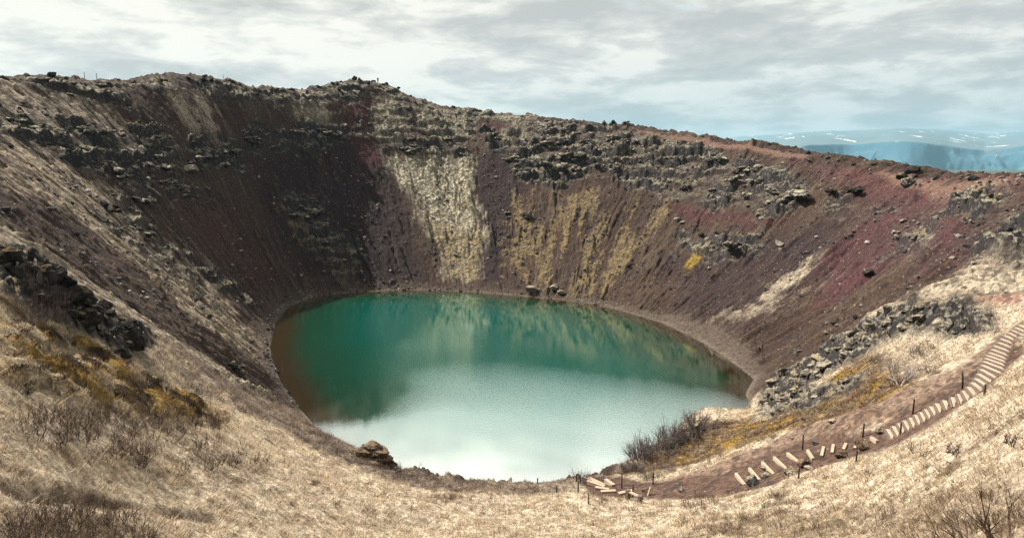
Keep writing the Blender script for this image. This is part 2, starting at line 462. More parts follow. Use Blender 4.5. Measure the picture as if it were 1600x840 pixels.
def terrain(x, y, full=True):
    """height and looks of the land at world points. Returns z, colour (n,3), rock, grass, moss"""
    x = np.asarray(x, float); y = np.asarray(y, float)
    z0 = base(x, y)
    gxx = bil(GDX, x, y); gyy = bil(GDY, x, y)
    cdist = np.hypot(x - CX, y - CY)
    s = np.arctan2((x - CX) / 40.0, (y - CY) / 52.0) * 55.0           # across the fall line
    rho = cdist
    n1 = fbm(x * .11, y * .11, 3, 4); n2 = fbm(x * .45, y * .45, 21, 4); n3 = fbm(x * 1.7, y * 1.7, 33, 3)
    st = fbm(s * .30 + .9 * fbm(x * .03, y * .03, 201, 3), rho * .045, 41, 4); st2 = fbm(s * 1.3 + n1 * 1.5, rho * .05, 47, 3)
    nz = (n1 * .9 + n2 * .6 + st2 * .5)
    def Z(k, soft=1.5, amp=3.0):
        return zone(Zp[k], x, y, soft, nz, amp)
    near = zone(NEAR, x, y, 1.2, n2, 1.2)
    shore_sd = poly_sd(SHORE_P, x, y, 12.0)
    path = zone(Zp['path'], x, y, .35, n2, .35)
    terr = zone(Zp['terrace'], x, y, .35, n2, .3)
    rpath = np.maximum(zone(Zp['rimpath'], x, y, .8, n2, 1.0), zone(Zp['redpath'], x, y, 1.0, n2, 1.5))
    beach = zone(Zp['beach'], x, y, .8, n2, .8) * (1 - near)
    # --- rock zones
    crag = np.zeros(x.shape, np.float32)
    for k in ('rim_crag', 'crag_left', 'crag_a', 'crag_b', 'crag_c', 'crag_d', 'crag_e', 'crag_f', 'crag_g', 'crag_h', 'crag_i'):
        wgt = {'crag_e': .55, 'crag_f': .55, 'crag_g': .8, 'crag_h': .6, 'crag_i': .6, 'crag_b': .7}.get(k, 1.0)
        crag = np.maximum(crag, wgt * zone(Zp[k], x, y, 2.0, nz, 3.4))
    patchy = sstep(n1 * 1.0 + st * .9 + n2 * .3, -.30, .22)
    crag = crag * (.25 + .75 * patchy)
    lava = np.maximum(np.maximum(Z('lava', .7, 1.0), Z('lava2', .5, .6) * .9), Z('lava3', .5, .8) * .8)
    outc = Z('outcrop', .6, .7)
    mound = Z('mounds', 1.2, 1.2) * (1 - outc)
    # --- relief
    dz = np.zeros(x.shape)
    open_ = (1 - path) * (1 - terr) * (1 - rpath) * (1 - beach)
    nearw = near * open_
    c1 = cells(x * .95 + n2 * .5, y * .95, 51); c2 = cells(x * 2.6, y * 2.6, 57)
    dz += nearw * (n1 * .55 + n2 * .20 + (1 - np.minimum(c1[0], 1) ** 2 - .5) * .24 + n3 * .08 + fbm(x * .22, y * .22, 151, 3) * .35)
    wall = (1 - near) * open_
    rock_s = fbm(x * 1.1, y * 1.1, 61, 4, .6)
    dz += wall * (st * .8 - (1 - np.minimum(np.abs(st) * 4, 1)) * .75 * sstep(n1, -.3, .3) + n1 * 1.0 + n2 * .35 + rock_s * .25)
    wx = x + n2 * 1.6 + st2 * .6; wy = y + n1 * 1.5
    b1 = cells(wx / 5.2, wy / 3.6, 71); b2 = cells(wx / 2.1 + 3, wy / 1.7, 77); b3 = cells(wx / .95, wy / .9, 83)
    blk = (b1[2] - .35) * 2.6 + b1[4] * 1.6 - (1 - sstep(b1[1], 0, .16)) * .9
    blk = blk + (b2[2] - .4) * 1.5 + b2[4] * .8 - (1 - sstep(b2[1], 0, .2)) * .5
    blk = blk + (b3[2] - .4) * .45 - (1 - sstep(b3[1], 0, .25)) * .2 + rock_s * .3
    rimz = sstep(z0, 28, 44) * sstep(poly_sd(Zp['rim_crag'], x, y, 12.0), -10, -1)
    # ledges: strata that step up the slope
    zz_ = z0 / 3.1 + n1 * 1.0
    step = (sstep(zz_ - np.floor(zz_), .35, .65) + np.floor(zz_) - zz_) * 3.1
    dz += crag * open_ * (blk * .40 * (1 - .45 * rimz) + step * .95 * (1 - .7 * rimz))
    # loose stones that break the scree
    sc_ = sstep(b3[2], .80, .86) * sstep(st2 + n2 * .5, -.15, .35)
    dz += wall * (1 - crag) * sc_ * (1 - np.minimum(b3[0] * 1.6, 1) ** 2) * .45
    sm1 = cells(x / 1.15 + n2 * .4, y / 1.0, 91); sm2 = cells(x / .42, y / .42, 95)
    lv = (sm1[2] - .35) * .85 + sm1[4] * .5 - (1 - sstep(sm1[1], 0, .2)) * .35 + (sm2[2] - .4) * .26 - (1 - sstep(sm2[1], 0, .22)) * .1
    dz += lava * open_ * lv * .75
    om1 = cells(x / 1.5 + n2 * .5, y / 1.2, 101)
    dz += outc * ((om1[2] - .3) * .7 - (1 - sstep(om1[1], 0, .25)) * .5 + (sm2[2] - .4) * .3 + (sm1[2] - .4) * .4)
    mm = cells(x / 1.25 + n3 * .2, y / 1.25, 107)
    mdome = np.sqrt(np.maximum(0, 1 - (mm[0] / .75) ** 2)) * (mm[2] > .35)
    dz += mound * mdome * .7
    crease = Z('crease', .5, .5)
    dz -= crease * .35
    # lake edge: keep the outline where it is, flat shelf on the beach
    edge = sstep(np.abs(shore_sd), 0.3, 3.0)
    inside = sstep(shore_sd, -.3, .4)
    dz *= edge * (1 - inside) + inside * .15 * edge
    z = z0 + dz * (1 - sstep(cdist, 190, 260) * .2)
    z = np.where(shore_sd < 0, np.maximum(z, .06 + np.minimum(-shore_sd, 3) * .05), np.minimum(z, -.04 - np.minimum(shore_sd, 3) * .03))
    if not full:
        return z
    # --- colours
    col_ = np.empty(x.shape + (3,), np.float32); col_[:] = SCREE
    def lay(m, c):
        nonlocal col_
        m = np.clip(m, 0, 1)[:, None]
        col_ = col_ * (1 - m) + (c * m)
    lay(sstep(st, -.1, .5) * .7, C3(.105, .080, .058))
    lay(sstep(-st, 0, .5) * .6, C3(.062, .044, .040))
    lay(sstep(st2, .12, .5) * .5 * wall, C3(.19, .145, .105))
    lay(sstep(-st2, .15, .5) * .45 * wall, C3(.030, .020, .018))
    lay((1 - np.minimum(np.abs(st) * 5, 1)) * wall * .5 * sstep(n1 + n2 * .5, -.3, .35), C3(.040, .028, .024))
    lay(Z('purple', 4, 4) * .85, PURP * (1 + .35 * st2[:, None]))
    lay(Z('purple2', 2, 3) * .8, PURP); lay(Z('purple3', 5, 5) * .6, PURP * 1.15)
    lay(Z('red1', 3, 4) * .5 * sstep(st + n2 * .4, -.4, .3), RED * .7)
    for k in ('red2', 'red4', 'red5', 'red6'):
        lay(Z(k, 2, 2.5) * .8, RED)
    lay(Z('red3', 4, 4) * (.45 + .55 * sstep(st + n2 * .4, -.5, .3)), RED * 1.05 + C3(.0, .004, .010))
    lay(Z('red3', 2, 2) * sstep(x - 62 + n1 * 6, -6, 12) * sstep(z0, 18, 26) * .6, REDHI)
    # pale and golden cover of the walls
    grassy = np.zeros(x.shape, np.float32); mossy = grassy.copy()
    spk = sstep(n2 * .6 + n3 * .5 + st2 * .4, -.35, .25)
    for k, a in (('straw1', .75), ('straw2', .7), ('straw3', .85), ('straw4', .95), ('straw5', .85), ('straw6', .5), ('straw7', .9), ('straw8', .9)):
        m = Z(k, 1.6, 4.0 if k != 'straw4' else .5) * a
        m = m * (sstep(st2 * 1.3 + n2 * .5, -.45, .25) if k in ('straw3', 'straw1') else (.5 + .5 * spk))
        if k in ('straw3',):
            lay(m, C3(.52, .42, .30))
        else:
            lay(m * (.35 + .65 * spk if k == 'straw2' else 1.0), STRAW * .88)
        grassy = np.maximum(grassy, m)
    for k, a in (('moss1', 1.0), ('moss2', .85), ('moss3', .9), ('moss4', .75), ('moss5', .6), ('moss6', .6)):
        m = Z(k, 2.0, 4.2) * (.25 + .75 * spk) * a
        lay(m, MOSS)
        mossy = np.maximum(mossy, m)
    lowm = Z('moss1', 1, 2) * sstep(n1 + st2 * .5 - (z0 - 14) * .06, -.1, .3) * spk
    lay(lowm * .75, OCHRE * 1.3)
    for k in ('ochre1', 'ochre2', 'ochre3', 'ochre4'):
        m = Z(k, 1.0, 2.6) * sstep(fbm(s * .21, rho * .03, 171, 3) * 1.5 + st * .4 + n2 * .45 + n3 * .4, -.20, .12)
        if k == 'ochre4':
            m = m * sstep(n2 + n3 * .5, -.05, .3)
        oc = C3(.27, .195, .10)[None] * (1 - .5 * sstep(n1 + n3, -.2, .4)[:, None]) + C3(.25, .20, .13)[None] * .5 * sstep(n1 + n3, -.2, .4)[:, None]
        lay(m * (.60 + .35 * sstep(n2 - n1 * .4, -.3, .25)), oc)
        lay(m * sstep(n3 + n2 * .5, .2, .5) * .7, C3(.33, .215, .06))
        mossy = np.maximum(mossy, m * .8)
    lay(Z('yellow', .8, 1.2), C3(.34, .23, .03))
    lay(sstep(n2 + n3 * .6 + st * .4, .35, .6) * wall * .4 * sstep(z0, 2, 8), C3(.17, .12, .05))
    # beach and damp shore
    shelf = sstep(shore_sd, -4.5 - n1 * 1.5, -.5) * (1 - near)
    lay(shelf * .45, C3(.13, .098, .075)); lay(beach * .9, C3(.125, .096, .075) * (1 + .4 * n3[:, None]))
    lay(sstep(shore_sd, -1.1, -.2) * .65, C3(.20, .165, .13))
    lay(sstep(shore_sd, -.2, .8), C3(.085, .062, .032))
    # near side: dead grass
    strawc = STRAW[None] * (1 + .22 * n2[:, None] + .12 * n3[:, None])
    lay(near, strawc)
    lay(near * sstep(n1 + n3 * .5 - .1, .15, .5) * .45, C3(.27, .19, .11))
    lay(near * sstep(n2 + n3 * .7, .38, .7) * .7, C3(.16, .105, .065))
    n4 = fbm(x * .9, y * .9, 143, 4, .65)
    lay(near * sstep(n4, .02, .36) * .6, C3(.33, .245, .165))
    lay(near * sstep(n4 * .6 + n1 * .7 + n3 * .25, .22, .40) * .75, C3(.17, .115, .078))
    lay(near * sstep(-n4, .25, .5) * .5, C3(.74, .64, .50))
    lay(near * sstep(fbm(x * .3, y * .3, 113, 4) + n3 * .25, .22, .42) * .35 * sstep(x, -5, 20), C3(.40, .28, .08))
    oc5 = np.maximum(Z('ochre5', .9, 1.0), Z('ochre6', .8, .8))
    lay(oc5, C3(.20, .14, .085)); lay(oc5 * sstep(n2 + n3 * .5 - n1 * .4, .12, .4) * .8, C3(.36, .22, .045)); lay(oc5 * sstep(n1 * .6 - n2 + n3 * .3, .1, .4) * .8, C3(.13, .06, .035))
    lay(oc5 * sstep(n3 - n2 * .3, .25, .45) * .7, C3(.40, .33, .23))
    lay(mound * .8, C3(.40, .31, .20)); lay(mound * (mdome > .1) * sstep(mm[2] + n2 * .3, .46, .56) * .9, C3(.30, .19, .045)); lay(mound * (mdome > .1) * sstep(mm[2], .78, .82), C3(.07, .045, .025)); lay(mound * (mdome < .1) * (mm[2] > .35) * .7, C3(.09, .06, .04))
    lay(Z('scrubband', .8, .8) * .75, C3(.20, .15, .125))
    lay(crease, C3(.10, .065, .045)); lay(Z('twigbed', .8, 1) * .5, C3(.30, .21, .14)); lay(Z('twigbed2', .8, 1) * .55, C3(.27, .19, .12))
    lay(np.maximum(Z('dirt', .6, .7) * near, 0) * .85, C3(.17, .105, .078))
    lay(Z('dirtleft', .8, .8) * .85, C3(.10, .068, .052))
    lay(Z('straw8', .7, .8) * .8 * near, STRAW * .9)
    # rock
    rock = np.clip(crag * 1.15 * (1 - mossy * .7), 0, 1)
    rock = np.maximum(rock, np.maximum(lava, outc))
    lay(rock * .92, ROCKC * (1 + .5 * rock_s[:, None]))
    lay(outc, C3(.040, .036, .032)); 
    # red cinder tracks
    lay(path, PATHC * (1 + .25 * n3[:, None])); lay(terr, C3(.33, .20, .15)); lay(rpath, C3(.22, .13, .10) * (1 + .15 * n2[:, None]))
    far = sstep(cdist, 185, 240)
    lay(far, C3(.10, .10, .06))
    grass = np.clip(near * open_ * (1 - rock) * (1 - np.maximum(Z('dirt', .6, .7), 0)) * (1 - outc), 0, 1)
    mossy = np.clip(mossy + crag * .25 * 0, 0, 1)
    wl = (1 - near)[:, None]
    col_ = col_ * (.70 - .12 * wl)
    return z, np.clip(col_, .003, .9), rock.astype(np.float32), grass.astype(np.float32), mossy.astype(np.float32), path, terr, rpath, beach


# ------------------------------------------------------------------ ground mesh, one sheet from the feet to the horizon
QUAL = 1.0
az_in = np.arange(-38.5, 38.5, .056 / QUAL)
az_out = np.linspace(38.5, 360 - 38.5, 200)
AZ = np.radians(np.concatenate([az_in, az_out[:-1]]))
def seg(a, b, st_):
    return np.arange(a, b, st_ / QUAL)
DD = np.concatenate([[.05], seg(.8, 19, .3), seg(19, 72, .15), seg(72, 150, .27), seg(150, 246, .30), seg(246, 300, 2.5), np.geomspace(300, 22000, 36)])
NA, ND = len(AZ), len(DD)
AA, DG = np.meshgrid(AZ, DD)
GXv = (np.sin(AA) * DG).ravel(); GYv = (np.cos(AA) * DG).ravel()
outs = []
for i in range(0, len(GXv), 400000):
    outs.append(terrain(GXv[i:i + 400000], GYv[i:i + 400000]))
zv, cvv, rockv, grassv, mossv, pathv, terrv, rpathv, beachv = [np.concatenate(o) for o in zip(*outs)]
print('terrain evaluated', len(zv), round(time.time() - T0, 1))
i0 = np.arange(ND - 1)[:, None] * NA
j0 = np.arange(NA)[None]; j1 = (j0 + 1) % NA
faces = np.stack([i0 + j0, i0 + j1, i0 + NA + j1, i0 + NA + j0], -1).reshape(-1, 4)[:, ::-1]
fc = (GXv[faces].mean(1), GYv[faces].mean(1))


def grid_obj(name, fsel, mat):
    """mesh from a subset of the land's faces"""
    f = faces[fsel]
    used, inv = np.unique(f, return_inverse=True)
    me = bpy.data.meshes.new(name)
    me.vertices.add(len(used)); me.loops.add(f.size); me.polygons.add(len(f))
    co = np.stack([GXv[used], GYv[used], zv[used]], 1).astype(np.float32)
    me.vertices.foreach_set('co', co.ravel())
    me.loops.foreach_set('vertex_index', inv.ravel().astype(np.int32))
    me.polygons.foreach_set('loop_start', np.arange(0, f.size, 4, dtype=np.int32))
    me.polygons.foreach_set('use_smooth', np.ones(len(f), bool))
    me.update(calc_edges=True)
    a = me.attributes.new('tint', 'FLOAT_COLOR', 'POINT')
    a.data.foreach_set('color', np.hstack([cvv[used], np.ones((len(used), 1), np.float32)]).ravel())
    a = me.attributes.new('cover', 'FLOAT_VECTOR', 'POINT')
    a.data.foreach_set('vector', np.stack([rockv[used], grassv[used], mossv[used]], 1).astype(np.float32).ravel())
    me.materials.append(mat)
    o = bpy.data.objects.new(name, me)
    o['kind'] = 'structure'
    col.objects.link(o)
    return o


def new_mat(name):
    m = bpy.data.materials.new(name)
    m.use_nodes = True
    return m, NT(m.node_tree)


def finish(t, color, rough=.9, bump=None, bscale=.3, bdist=.1, spec=.25):
    ins = {'Base Color': color, 'Roughness': rough, 'Specular IOR Level': spec}
    if bump is not None:
        ins['Normal'] = t.n('ShaderNodeBump', {'Height': bump, 'Strength': bscale, 'Distance': bdist}).outputs[0]
    b = t.n('ShaderNodeBsdfPrincipled', ins)
    t.t.links.new(b.outputs[0], t.n('ShaderNodeOutputMaterial').inputs[0])
    return b


def ground_mat():
    m, t = new_mat('earth and grass')
    pos = t.n('ShaderNodeNewGeometry')
    P_ = pos.outputs['Position']
    tint = t.n('ShaderNodeAttribute', attribute_name='tint').outputs['Color']
    cov = t.n('ShaderNodeSeparateXYZ', {0: t.n('ShaderNodeAttribute', attribute_name='cover').outputs['Vector']}).outputs
    rock, grass, moss = cov
    nzz = t.n('ShaderNodeSeparateXYZ', {0: pos.outputs['Normal']}).outputs[2]
    f1 = t.noise(P_, 3.2, 6, .65); f2 = t.noise(P_, .9, 5, .6); f3 = t.noise(P_, 11.0, 3, .6)
    c = t.mix(1.0, tint, t.ramp(f1, [(.28, .35), (.5, .95), (.72, 1.85)]), 'MULTIPLY')
    # small stones on the scree: pale and dark grains
    vor = t.n('ShaderNodeTexVoronoi', {'Vector': P_, 'Scale': 2.3, 'Randomness': 1.0})
    rnd = t.n('ShaderNodeSeparateXYZ', {0: vor.outputs['Color']}).outputs[0]
    scree = t.math('MULTIPLY', t.math('SUBTRACT', 1.0, grass), t.math('SUBTRACT', 1.0, moss), clamp=True)
    grain = t.math('MULTIPLY', t.smooth(vor.outputs['Distance'], .30, .16), t.math('GREATER_THAN', rnd, .86))
    c = t.mix(t.math('MULTIPLY', grain, t.math('MULTIPLY', scree, .75)), c, (.24, .21, .18))
    c = t.mix(t.math('MULTIPLY', t.math('LESS_THAN', rnd, .2), t.math('MULTIPLY', scree, .5)), c, (.022, .018, .019))
    # rock faces: dark lava, grey lichen, moss on the tops
    lich = t.smooth(t.noise(P_, 1.6, 5, .7), .52, .66)
    rc = t.mix(t.math('MULTIPLY', lich, .75), (.022, .020, .021), (.20, .185, .165))
    rc = t.mix(t.math('MULTIPLY', t.smooth(f1, .5, .7), .5), rc, (.025, .023, .024))
    top = t.math('MULTIPLY', t.smooth(t.math('ADD', nzz, t.math('MULTIPLY', t.math('SUBTRACT', f1, .5), .9)), .62, .86), t.smooth(f2, .42, .56))
    rc = t.mix(t.math('MULTIPLY', top, .85), rc, (.30, .275, .21))
    rc = t.mix(t.math('MULTIPLY', t.math('MULTIPLY', top, t.smooth(t.noise(P_, .5, 3), .52, .62)), .75), rc, (.22, .15, .05))
    c = t.mix(t.math('MULTIPLY', rock, .85), c, rc)
    # moss carpet: pillows with dark gaps
    mv = t.n('ShaderNodeTexVoronoi', {'Vector': P_, 'Scale': 1.1, 'Randomness': 1.0}).outputs['Distance']
    c = t.mix(t.math('MULTIPLY', moss, t.smooth(t.math('ADD', mv, t.math('MULTIPLY', f1, .4)), .62, .85, 0, .8)), c, (.05, .042, .03))
    # straw: streaky fibres
    gm = t.n('ShaderNodeMapping', {'Vector': P_, 'Scale': (7, 2.2, 2.2), 'Rotation': (0, 0, .3)}).outputs[0]
    fib = t.noise(gm, 2.6, 5, .7, .6)
    c = t.mix(grass, c, t.mix(1.0, c, t.ramp(fib, [(.3, .62), (.5, 1.0), (.68, 1.22)]), 'MULTIPLY'))
    h = t.math('ADD', t.math('MULTIPLY', f1, .7), t.math('MULTIPLY', f3, .35))
    h = t.math('ADD', h, t.math('MULTIPLY', grain, .35))
    h = t.math('ADD', h, t.math('MULTIPLY', t.math('MULTIPLY', fib, grass), .5))
    h = t.math('SUBTRACT', h, t.math('MULTIPLY', t.math('MULTIPLY', mv, moss), 1.4))
    finish(t, c, .95, h, 1.0, .30, .15)
    return m


GM = ground_mat()
def face_mean(v):
    return v[faces].mean(1)
fp = face_mean(np.maximum(pathv, np.maximum(terrv, rpathv))) > .5
fd = np.hypot(*fc)
sdist = poly_sd(SHORE_P, fc[0], fc[1], 12.0)
fb = (face_mean(beachv) > .5) & (sdist < 0) & ~fp
grid_obj('ground', ~(fp | fb), GM)
grid_obj('path', fp, GM)
grid_obj('beach', fb, GM)
print('ground built', round(time.time() - T0, 1))


def height(x, y):
    return terrain(np.atleast_1d(np.asarray(x, float)), np.atleast_1d(np.asarray(y, float)), False)


# ------------------------------------------------------------------ the lake
def ray_hit(px, py, dmin=8.0, dmax=330.0):
    """like hit(), on the finished relief"""
    d = ray(px, py); h = math.hypot(d[0], d[1])
    x0, y0 = hit(px, py, dmin, dmax); D0 = math.hypot(x0, y0)
    D = np.arange(max(dmin, D0 - 9), D0 + 9, .06)
    x = d[0] / h * D; y = d[1] / h * D
    zt = terrain(x, y, False)
    b = (CAMZ + d[2] / h * D) < zt
    i = int(np.argmax(b)) if b.any() else int(np.argmin(np.abs(D - D0)))
    return Vector((x[i], y[i], float(zt[i])))


def make_lake():
    c = shore_ring.mean(0)
    ring = []
    n = len(shore_ring)
    for i in range(n):                                              # smooth closed outline, pushed under the bank
        p0, p1, p2, p3 = (shore_ring[(i + k) % n] for k in (-1, 0, 1, 2))
        for k in range(8):
            t = k / 8
            q = .5 * ((2 * p1) + (-p0 + p2) * t + (2 * p0 - 5 * p1 + 4 * p2 - p3) * t * t + (-p0 + 3 * p1 - 3 * p2 + p3) * t ** 3)
            d = q - c
            ring.append(q + d / np.hypot(*d) * 2.5)
    verts = [(c[0], c[1], 0)]; fs = []
    K = 60; NR = len(ring)
    for k in range(1, K + 1):
        for q in ring:
            p = c + (q - c) * k / K
            verts.append((p[0], p[1], 0))
    for j in range(NR):
        fs.append((0, 1 + j, 1 + (j + 1) % NR))
    for k in range(K - 1):
        for j in range(NR):
            a = 1 + k * NR + j; b = 1 + k * NR + (j + 1) % NR
            fs.append((a, a + NR, b + NR, b))
    me = bpy.data.meshes.new('lake_water')
    me.from_pydata(verts, [], fs)
    v = np.array(verts)
    sdv = poly_sd(SHORE_P, v[:, 0], v[:, 1], 30.0)
    a = me.attributes.new('offshore', 'FLOAT', 'POINT')
    a.data.foreach_set('value', sdv.astype(np.float32))
    m, t = new_mat('lake water')
    P_ = t.n('ShaderNodeNewGeometry').outputs['Position']
    off = t.n('ShaderNodeAttribute', attribute_name='offshore').outputs['Fac']
    off = t.math('ADD', off, t.math('MULTIPLY', t.math('SUBTRACT', t.noise(P_, .12, 4), .5), 4.0))
    deep = t.smooth(off, 1.0, 6.0)
    sxyz = t.n('ShaderNodeSeparateXYZ', {0: P_}).outputs
    body = t.mix(t.smooth(off, 5.0, 20.0), (.006, .046, .022), (.000, .088, .066))
    shallow = t.n('ShaderNodeBsdfDiffuse', {'Color': (.060, .034, .010, 1)})
    deepb = t.n('ShaderNodeBsdfDiffuse', {'Color': body})
    clear = t.n('ShaderNodeBsdfTransparent', {'Color': (.62, .50, .34, 1)})
    sh = t.n('ShaderNodeMixShader', {0: .5, 1: clear.outputs[0], 2: shallow.outputs[0]})
    under = t.n('ShaderNodeMixShader', {0: deep, 1: sh.outputs[0], 2: deepb.outputs[0]})
    # ripples: a breeze roughens the middle and the left, the near water is glassy
    big = t.noise(P_, .05, 3, .5)
    L_ = t.math('ADD', t.math('ADD', sxyz[1], t.math('MULTIPLY', sxyz[0], .85)), t.math('MULTIPLY', t.math('SUBTRACT', big, .5), 12.0))
    rip = t.math('MULTIPLY', t.smooth(L_, 64, 84), t.smooth(L_, 124, 98, .03, 1.0))
    wm = t.n('ShaderNodeMapping', {'Vector': P_, 'Scale': (1.0, 1.6, 1), 'Rotation': (0, 0, .25)}).outputs[0]
    hgt = t.math('ADD', t.noise(wm, 2.6, 3, .6, .3), t.math('MULTIPLY', t.noise(wm, 7.0, 2, .6), .35))
    st_ = t.math('ADD', t.math('MULTIPLY', t.math('MULTIPLY', rip, t.smooth(L_, 118, 76, .35, 1.0)), .042), .005)
    bump = t.n('ShaderNodeBump', {'Height': hgt, 'Strength': st_, 'Distance': .55}).outputs[0]
    lw = t.n('ShaderNodeFresnel', {'IOR': 1.33, 'Normal': bump}).outputs[0]
    fac = t.math('ADD', t.math('MULTIPLY', lw, .15), .46, clamp=True)
    gl = t.n('ShaderNodeBsdfGlossy', {'Color': (.86, 1, .98, 1), 'Roughness': .04, 'Normal': bump})
    out = t.n('ShaderNodeMixShader', {0: fac, 1: under.outputs[0], 2: gl.outputs[0]})
    t.t.links.new(out.outputs[0], t.n('ShaderNodeOutputMaterial').inputs[0])
    me.materials.append(m)
    o = bpy.data.objects.new('lake_water', me); o['kind'] = 'structure'
    col.objects.link(o)


make_lake()


# ------------------------------------------------------------------ far plateau with snow patches
def make_mountains():
    azs = np.radians(np.arange(4.0, 70.0, .05))
    ds = np.concatenate([np.arange(4600, 6600, 25.0), np.geomspace(6600, 12500, 70)]) * 1.7
    A_, D_ = np.meshgrid(azs, ds)
    x = np.sin(A_) * D_; y = np.cos(A_) * D_; D_ = D_ / 1.7
    adeg = np.degrees(A_)
    front = 5450 + 620 * fbm(adeg * .16, D_ * 0, 5, 2)
    dd = D_ - front
    # height of the cliff edge and of the plateau behind, from the angles seen in the photograph
    top = np.interp(adeg, [4, 14, 19, 24, 28, 31, 33.5, 36, 42, 70], [10, 70, 118, 158, 178, 150, 105, 135, 160, 150]) + 40 * fbm(x / 2600, y / 2600, 15, 3)
    k = np.clip((dd + 700 + 300 * fbm(x / 1500, y / 1500, 27, 3)) / 800, 0, 1)
    gul = (np.abs(fbm(x / 800, y / 800, 19, 5, .55)) * 210 + np.abs(fbm(x / 260, y / 260, 29, 3)) * 45) * np.sin(k * math.pi) ** .7
    z = PLAIN + (top - PLAIN) * (k ** 1.25) - gul
    back = np.clip((D_ - front) / 6500, 0, 1)
    rise = np.interp(adeg, [4, 13, 17, 20, 24, 30, 34, 38, 70], [100, 250, 360, 383, 390, 382, 370, 320, 300])
    z = z + np.where(dd > 0, (rise) * back ** .8 + 14 * fbm(x / 600, y / 600, 23, 4) * sstep(dd, 0, 400), 0)
    z = PLAIN + (z - PLAIN) * 1.7 - 20
    nA, nD = len(azs), len(ds)
    me = bpy.data.meshes.new('mountains')
    i = np.arange(nD - 1)[:, None] * nA; j = np.arange(nA - 1)[None]
    f = np.stack([i + j, i + nA + j, i + nA + j + 1, i + j + 1], -1).reshape(-1, 4)
    me.from_pydata(np.stack([x.ravel(), y.ravel(), z.ravel()], 1).tolist(), [], f.tolist())
    for p in me.polygons:
        p.use_smooth = True
    m, t = new_mat('haze-tinted basalt and snow')
    g = t.n('ShaderNodeNewGeometry'); P_ = g.outputs['Position']
    nzz = t.n('ShaderNodeSeparateXYZ', {0: g.outputs['Normal']}).outputs[2]
    flat = t.n('ShaderNodeMapping', {'Vector': P_, 'Scale': (1, .35, 0), 'Rotation': (0, 0, .5)}).outputs[0]
    sn = t.noise(flat, .0042, 4, .6)
    snow = t.math('MULTIPLY', t.smooth(sn, .635, .65), t.smooth(nzz, .93, .985))
    c = t.mix(t.smooth(t.noise(P_, .0011, 4, .5), .35, .65), (.030, .085, .125), (.05, .115, .155))  # cliff and plateau colours are blued to carry part of the haze
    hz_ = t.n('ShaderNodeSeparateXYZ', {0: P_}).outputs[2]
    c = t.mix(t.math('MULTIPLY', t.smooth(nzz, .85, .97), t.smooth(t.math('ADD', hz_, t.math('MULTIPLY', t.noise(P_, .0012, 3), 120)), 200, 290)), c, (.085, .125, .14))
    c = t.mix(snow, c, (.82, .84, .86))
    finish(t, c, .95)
    me.materials.append(m)
    o = bpy.data.objects.new('mountains', me); o['kind'] = 'structure'
    col.objects.link(o)


make_mountains()

# ------------------------------------------------------------------ haze: one closed box of thin air
def make_haze():
    me = bpy.data.meshes.new('haze')
    x0, x1, y0, y1, z0, z1 = -22500, 22500, -22500, 22500, PLAIN - 90, 1080
    v = [(x, y, z) for z in (z0, z1) for y in (y0, y1) for x in (x0, x1)]
    me.from_pydata(v, [], [(0, 2, 3, 1), (4, 5, 7, 6), (0, 1, 5, 4), (2, 6, 7, 3), (0, 4, 6, 2), (1, 3, 7, 5)])
    m, t = new_mat('thin blue air')
    pv = t.n('ShaderNodeVolumePrincipled', {'Color': (.34, .66, .86, 1), 'Density': 0.000036, 'Anisotropy': .1})
    t.t.links.new(pv.outputs[0], t.n('ShaderNodeOutputMaterial').inputs['Volume'])
    me.materials.append(m)
    o = bpy.data.objects.new('haze', me); o['kind'] = 'stuff'
    col.objects.link(o)


make_haze()
print('setting done', round(time.time() - T0, 1))


# ------------------------------------------------------------------ objects: helpers
def tag(o, label=None, cat=None, group=None, kind=None):
    if label: o['label'] = label
    if cat: o['category'] = cat
    if group: o['group'] = group
    o['kind'] = kind or 'thing'
    return o


def mesh_obj(name, verts, fcs, mat, parent=None, smooth=False):
    me = bpy.data.meshes.new(name)
    me.from_pydata([tuple(v) for v in verts], [], [tuple(f) for f in fcs])
    me.materials.append(mat)
    if smooth:
        me.polygons.foreach_set('use_smooth', [True] * len(me.polygons))
    o = bpy.data.objects.new(name, me)
    col.objects.link(o)
    if parent is not None:
        o.parent = parent
    return o


def empty(name, loc, rz=0.0):
    o = bpy.data.objects.new(name, None)
    o.location = loc; o.rotation_euler = (0, 0, rz)
    o.empty_display_size = .3
    col.objects.link(o)
    return o


def copy_tree(o, parent=None):
    c = o.copy(); col.objects.link(c); c.parent = parent
    for ch in o.children:
        copy_tree(ch, c)
    return c


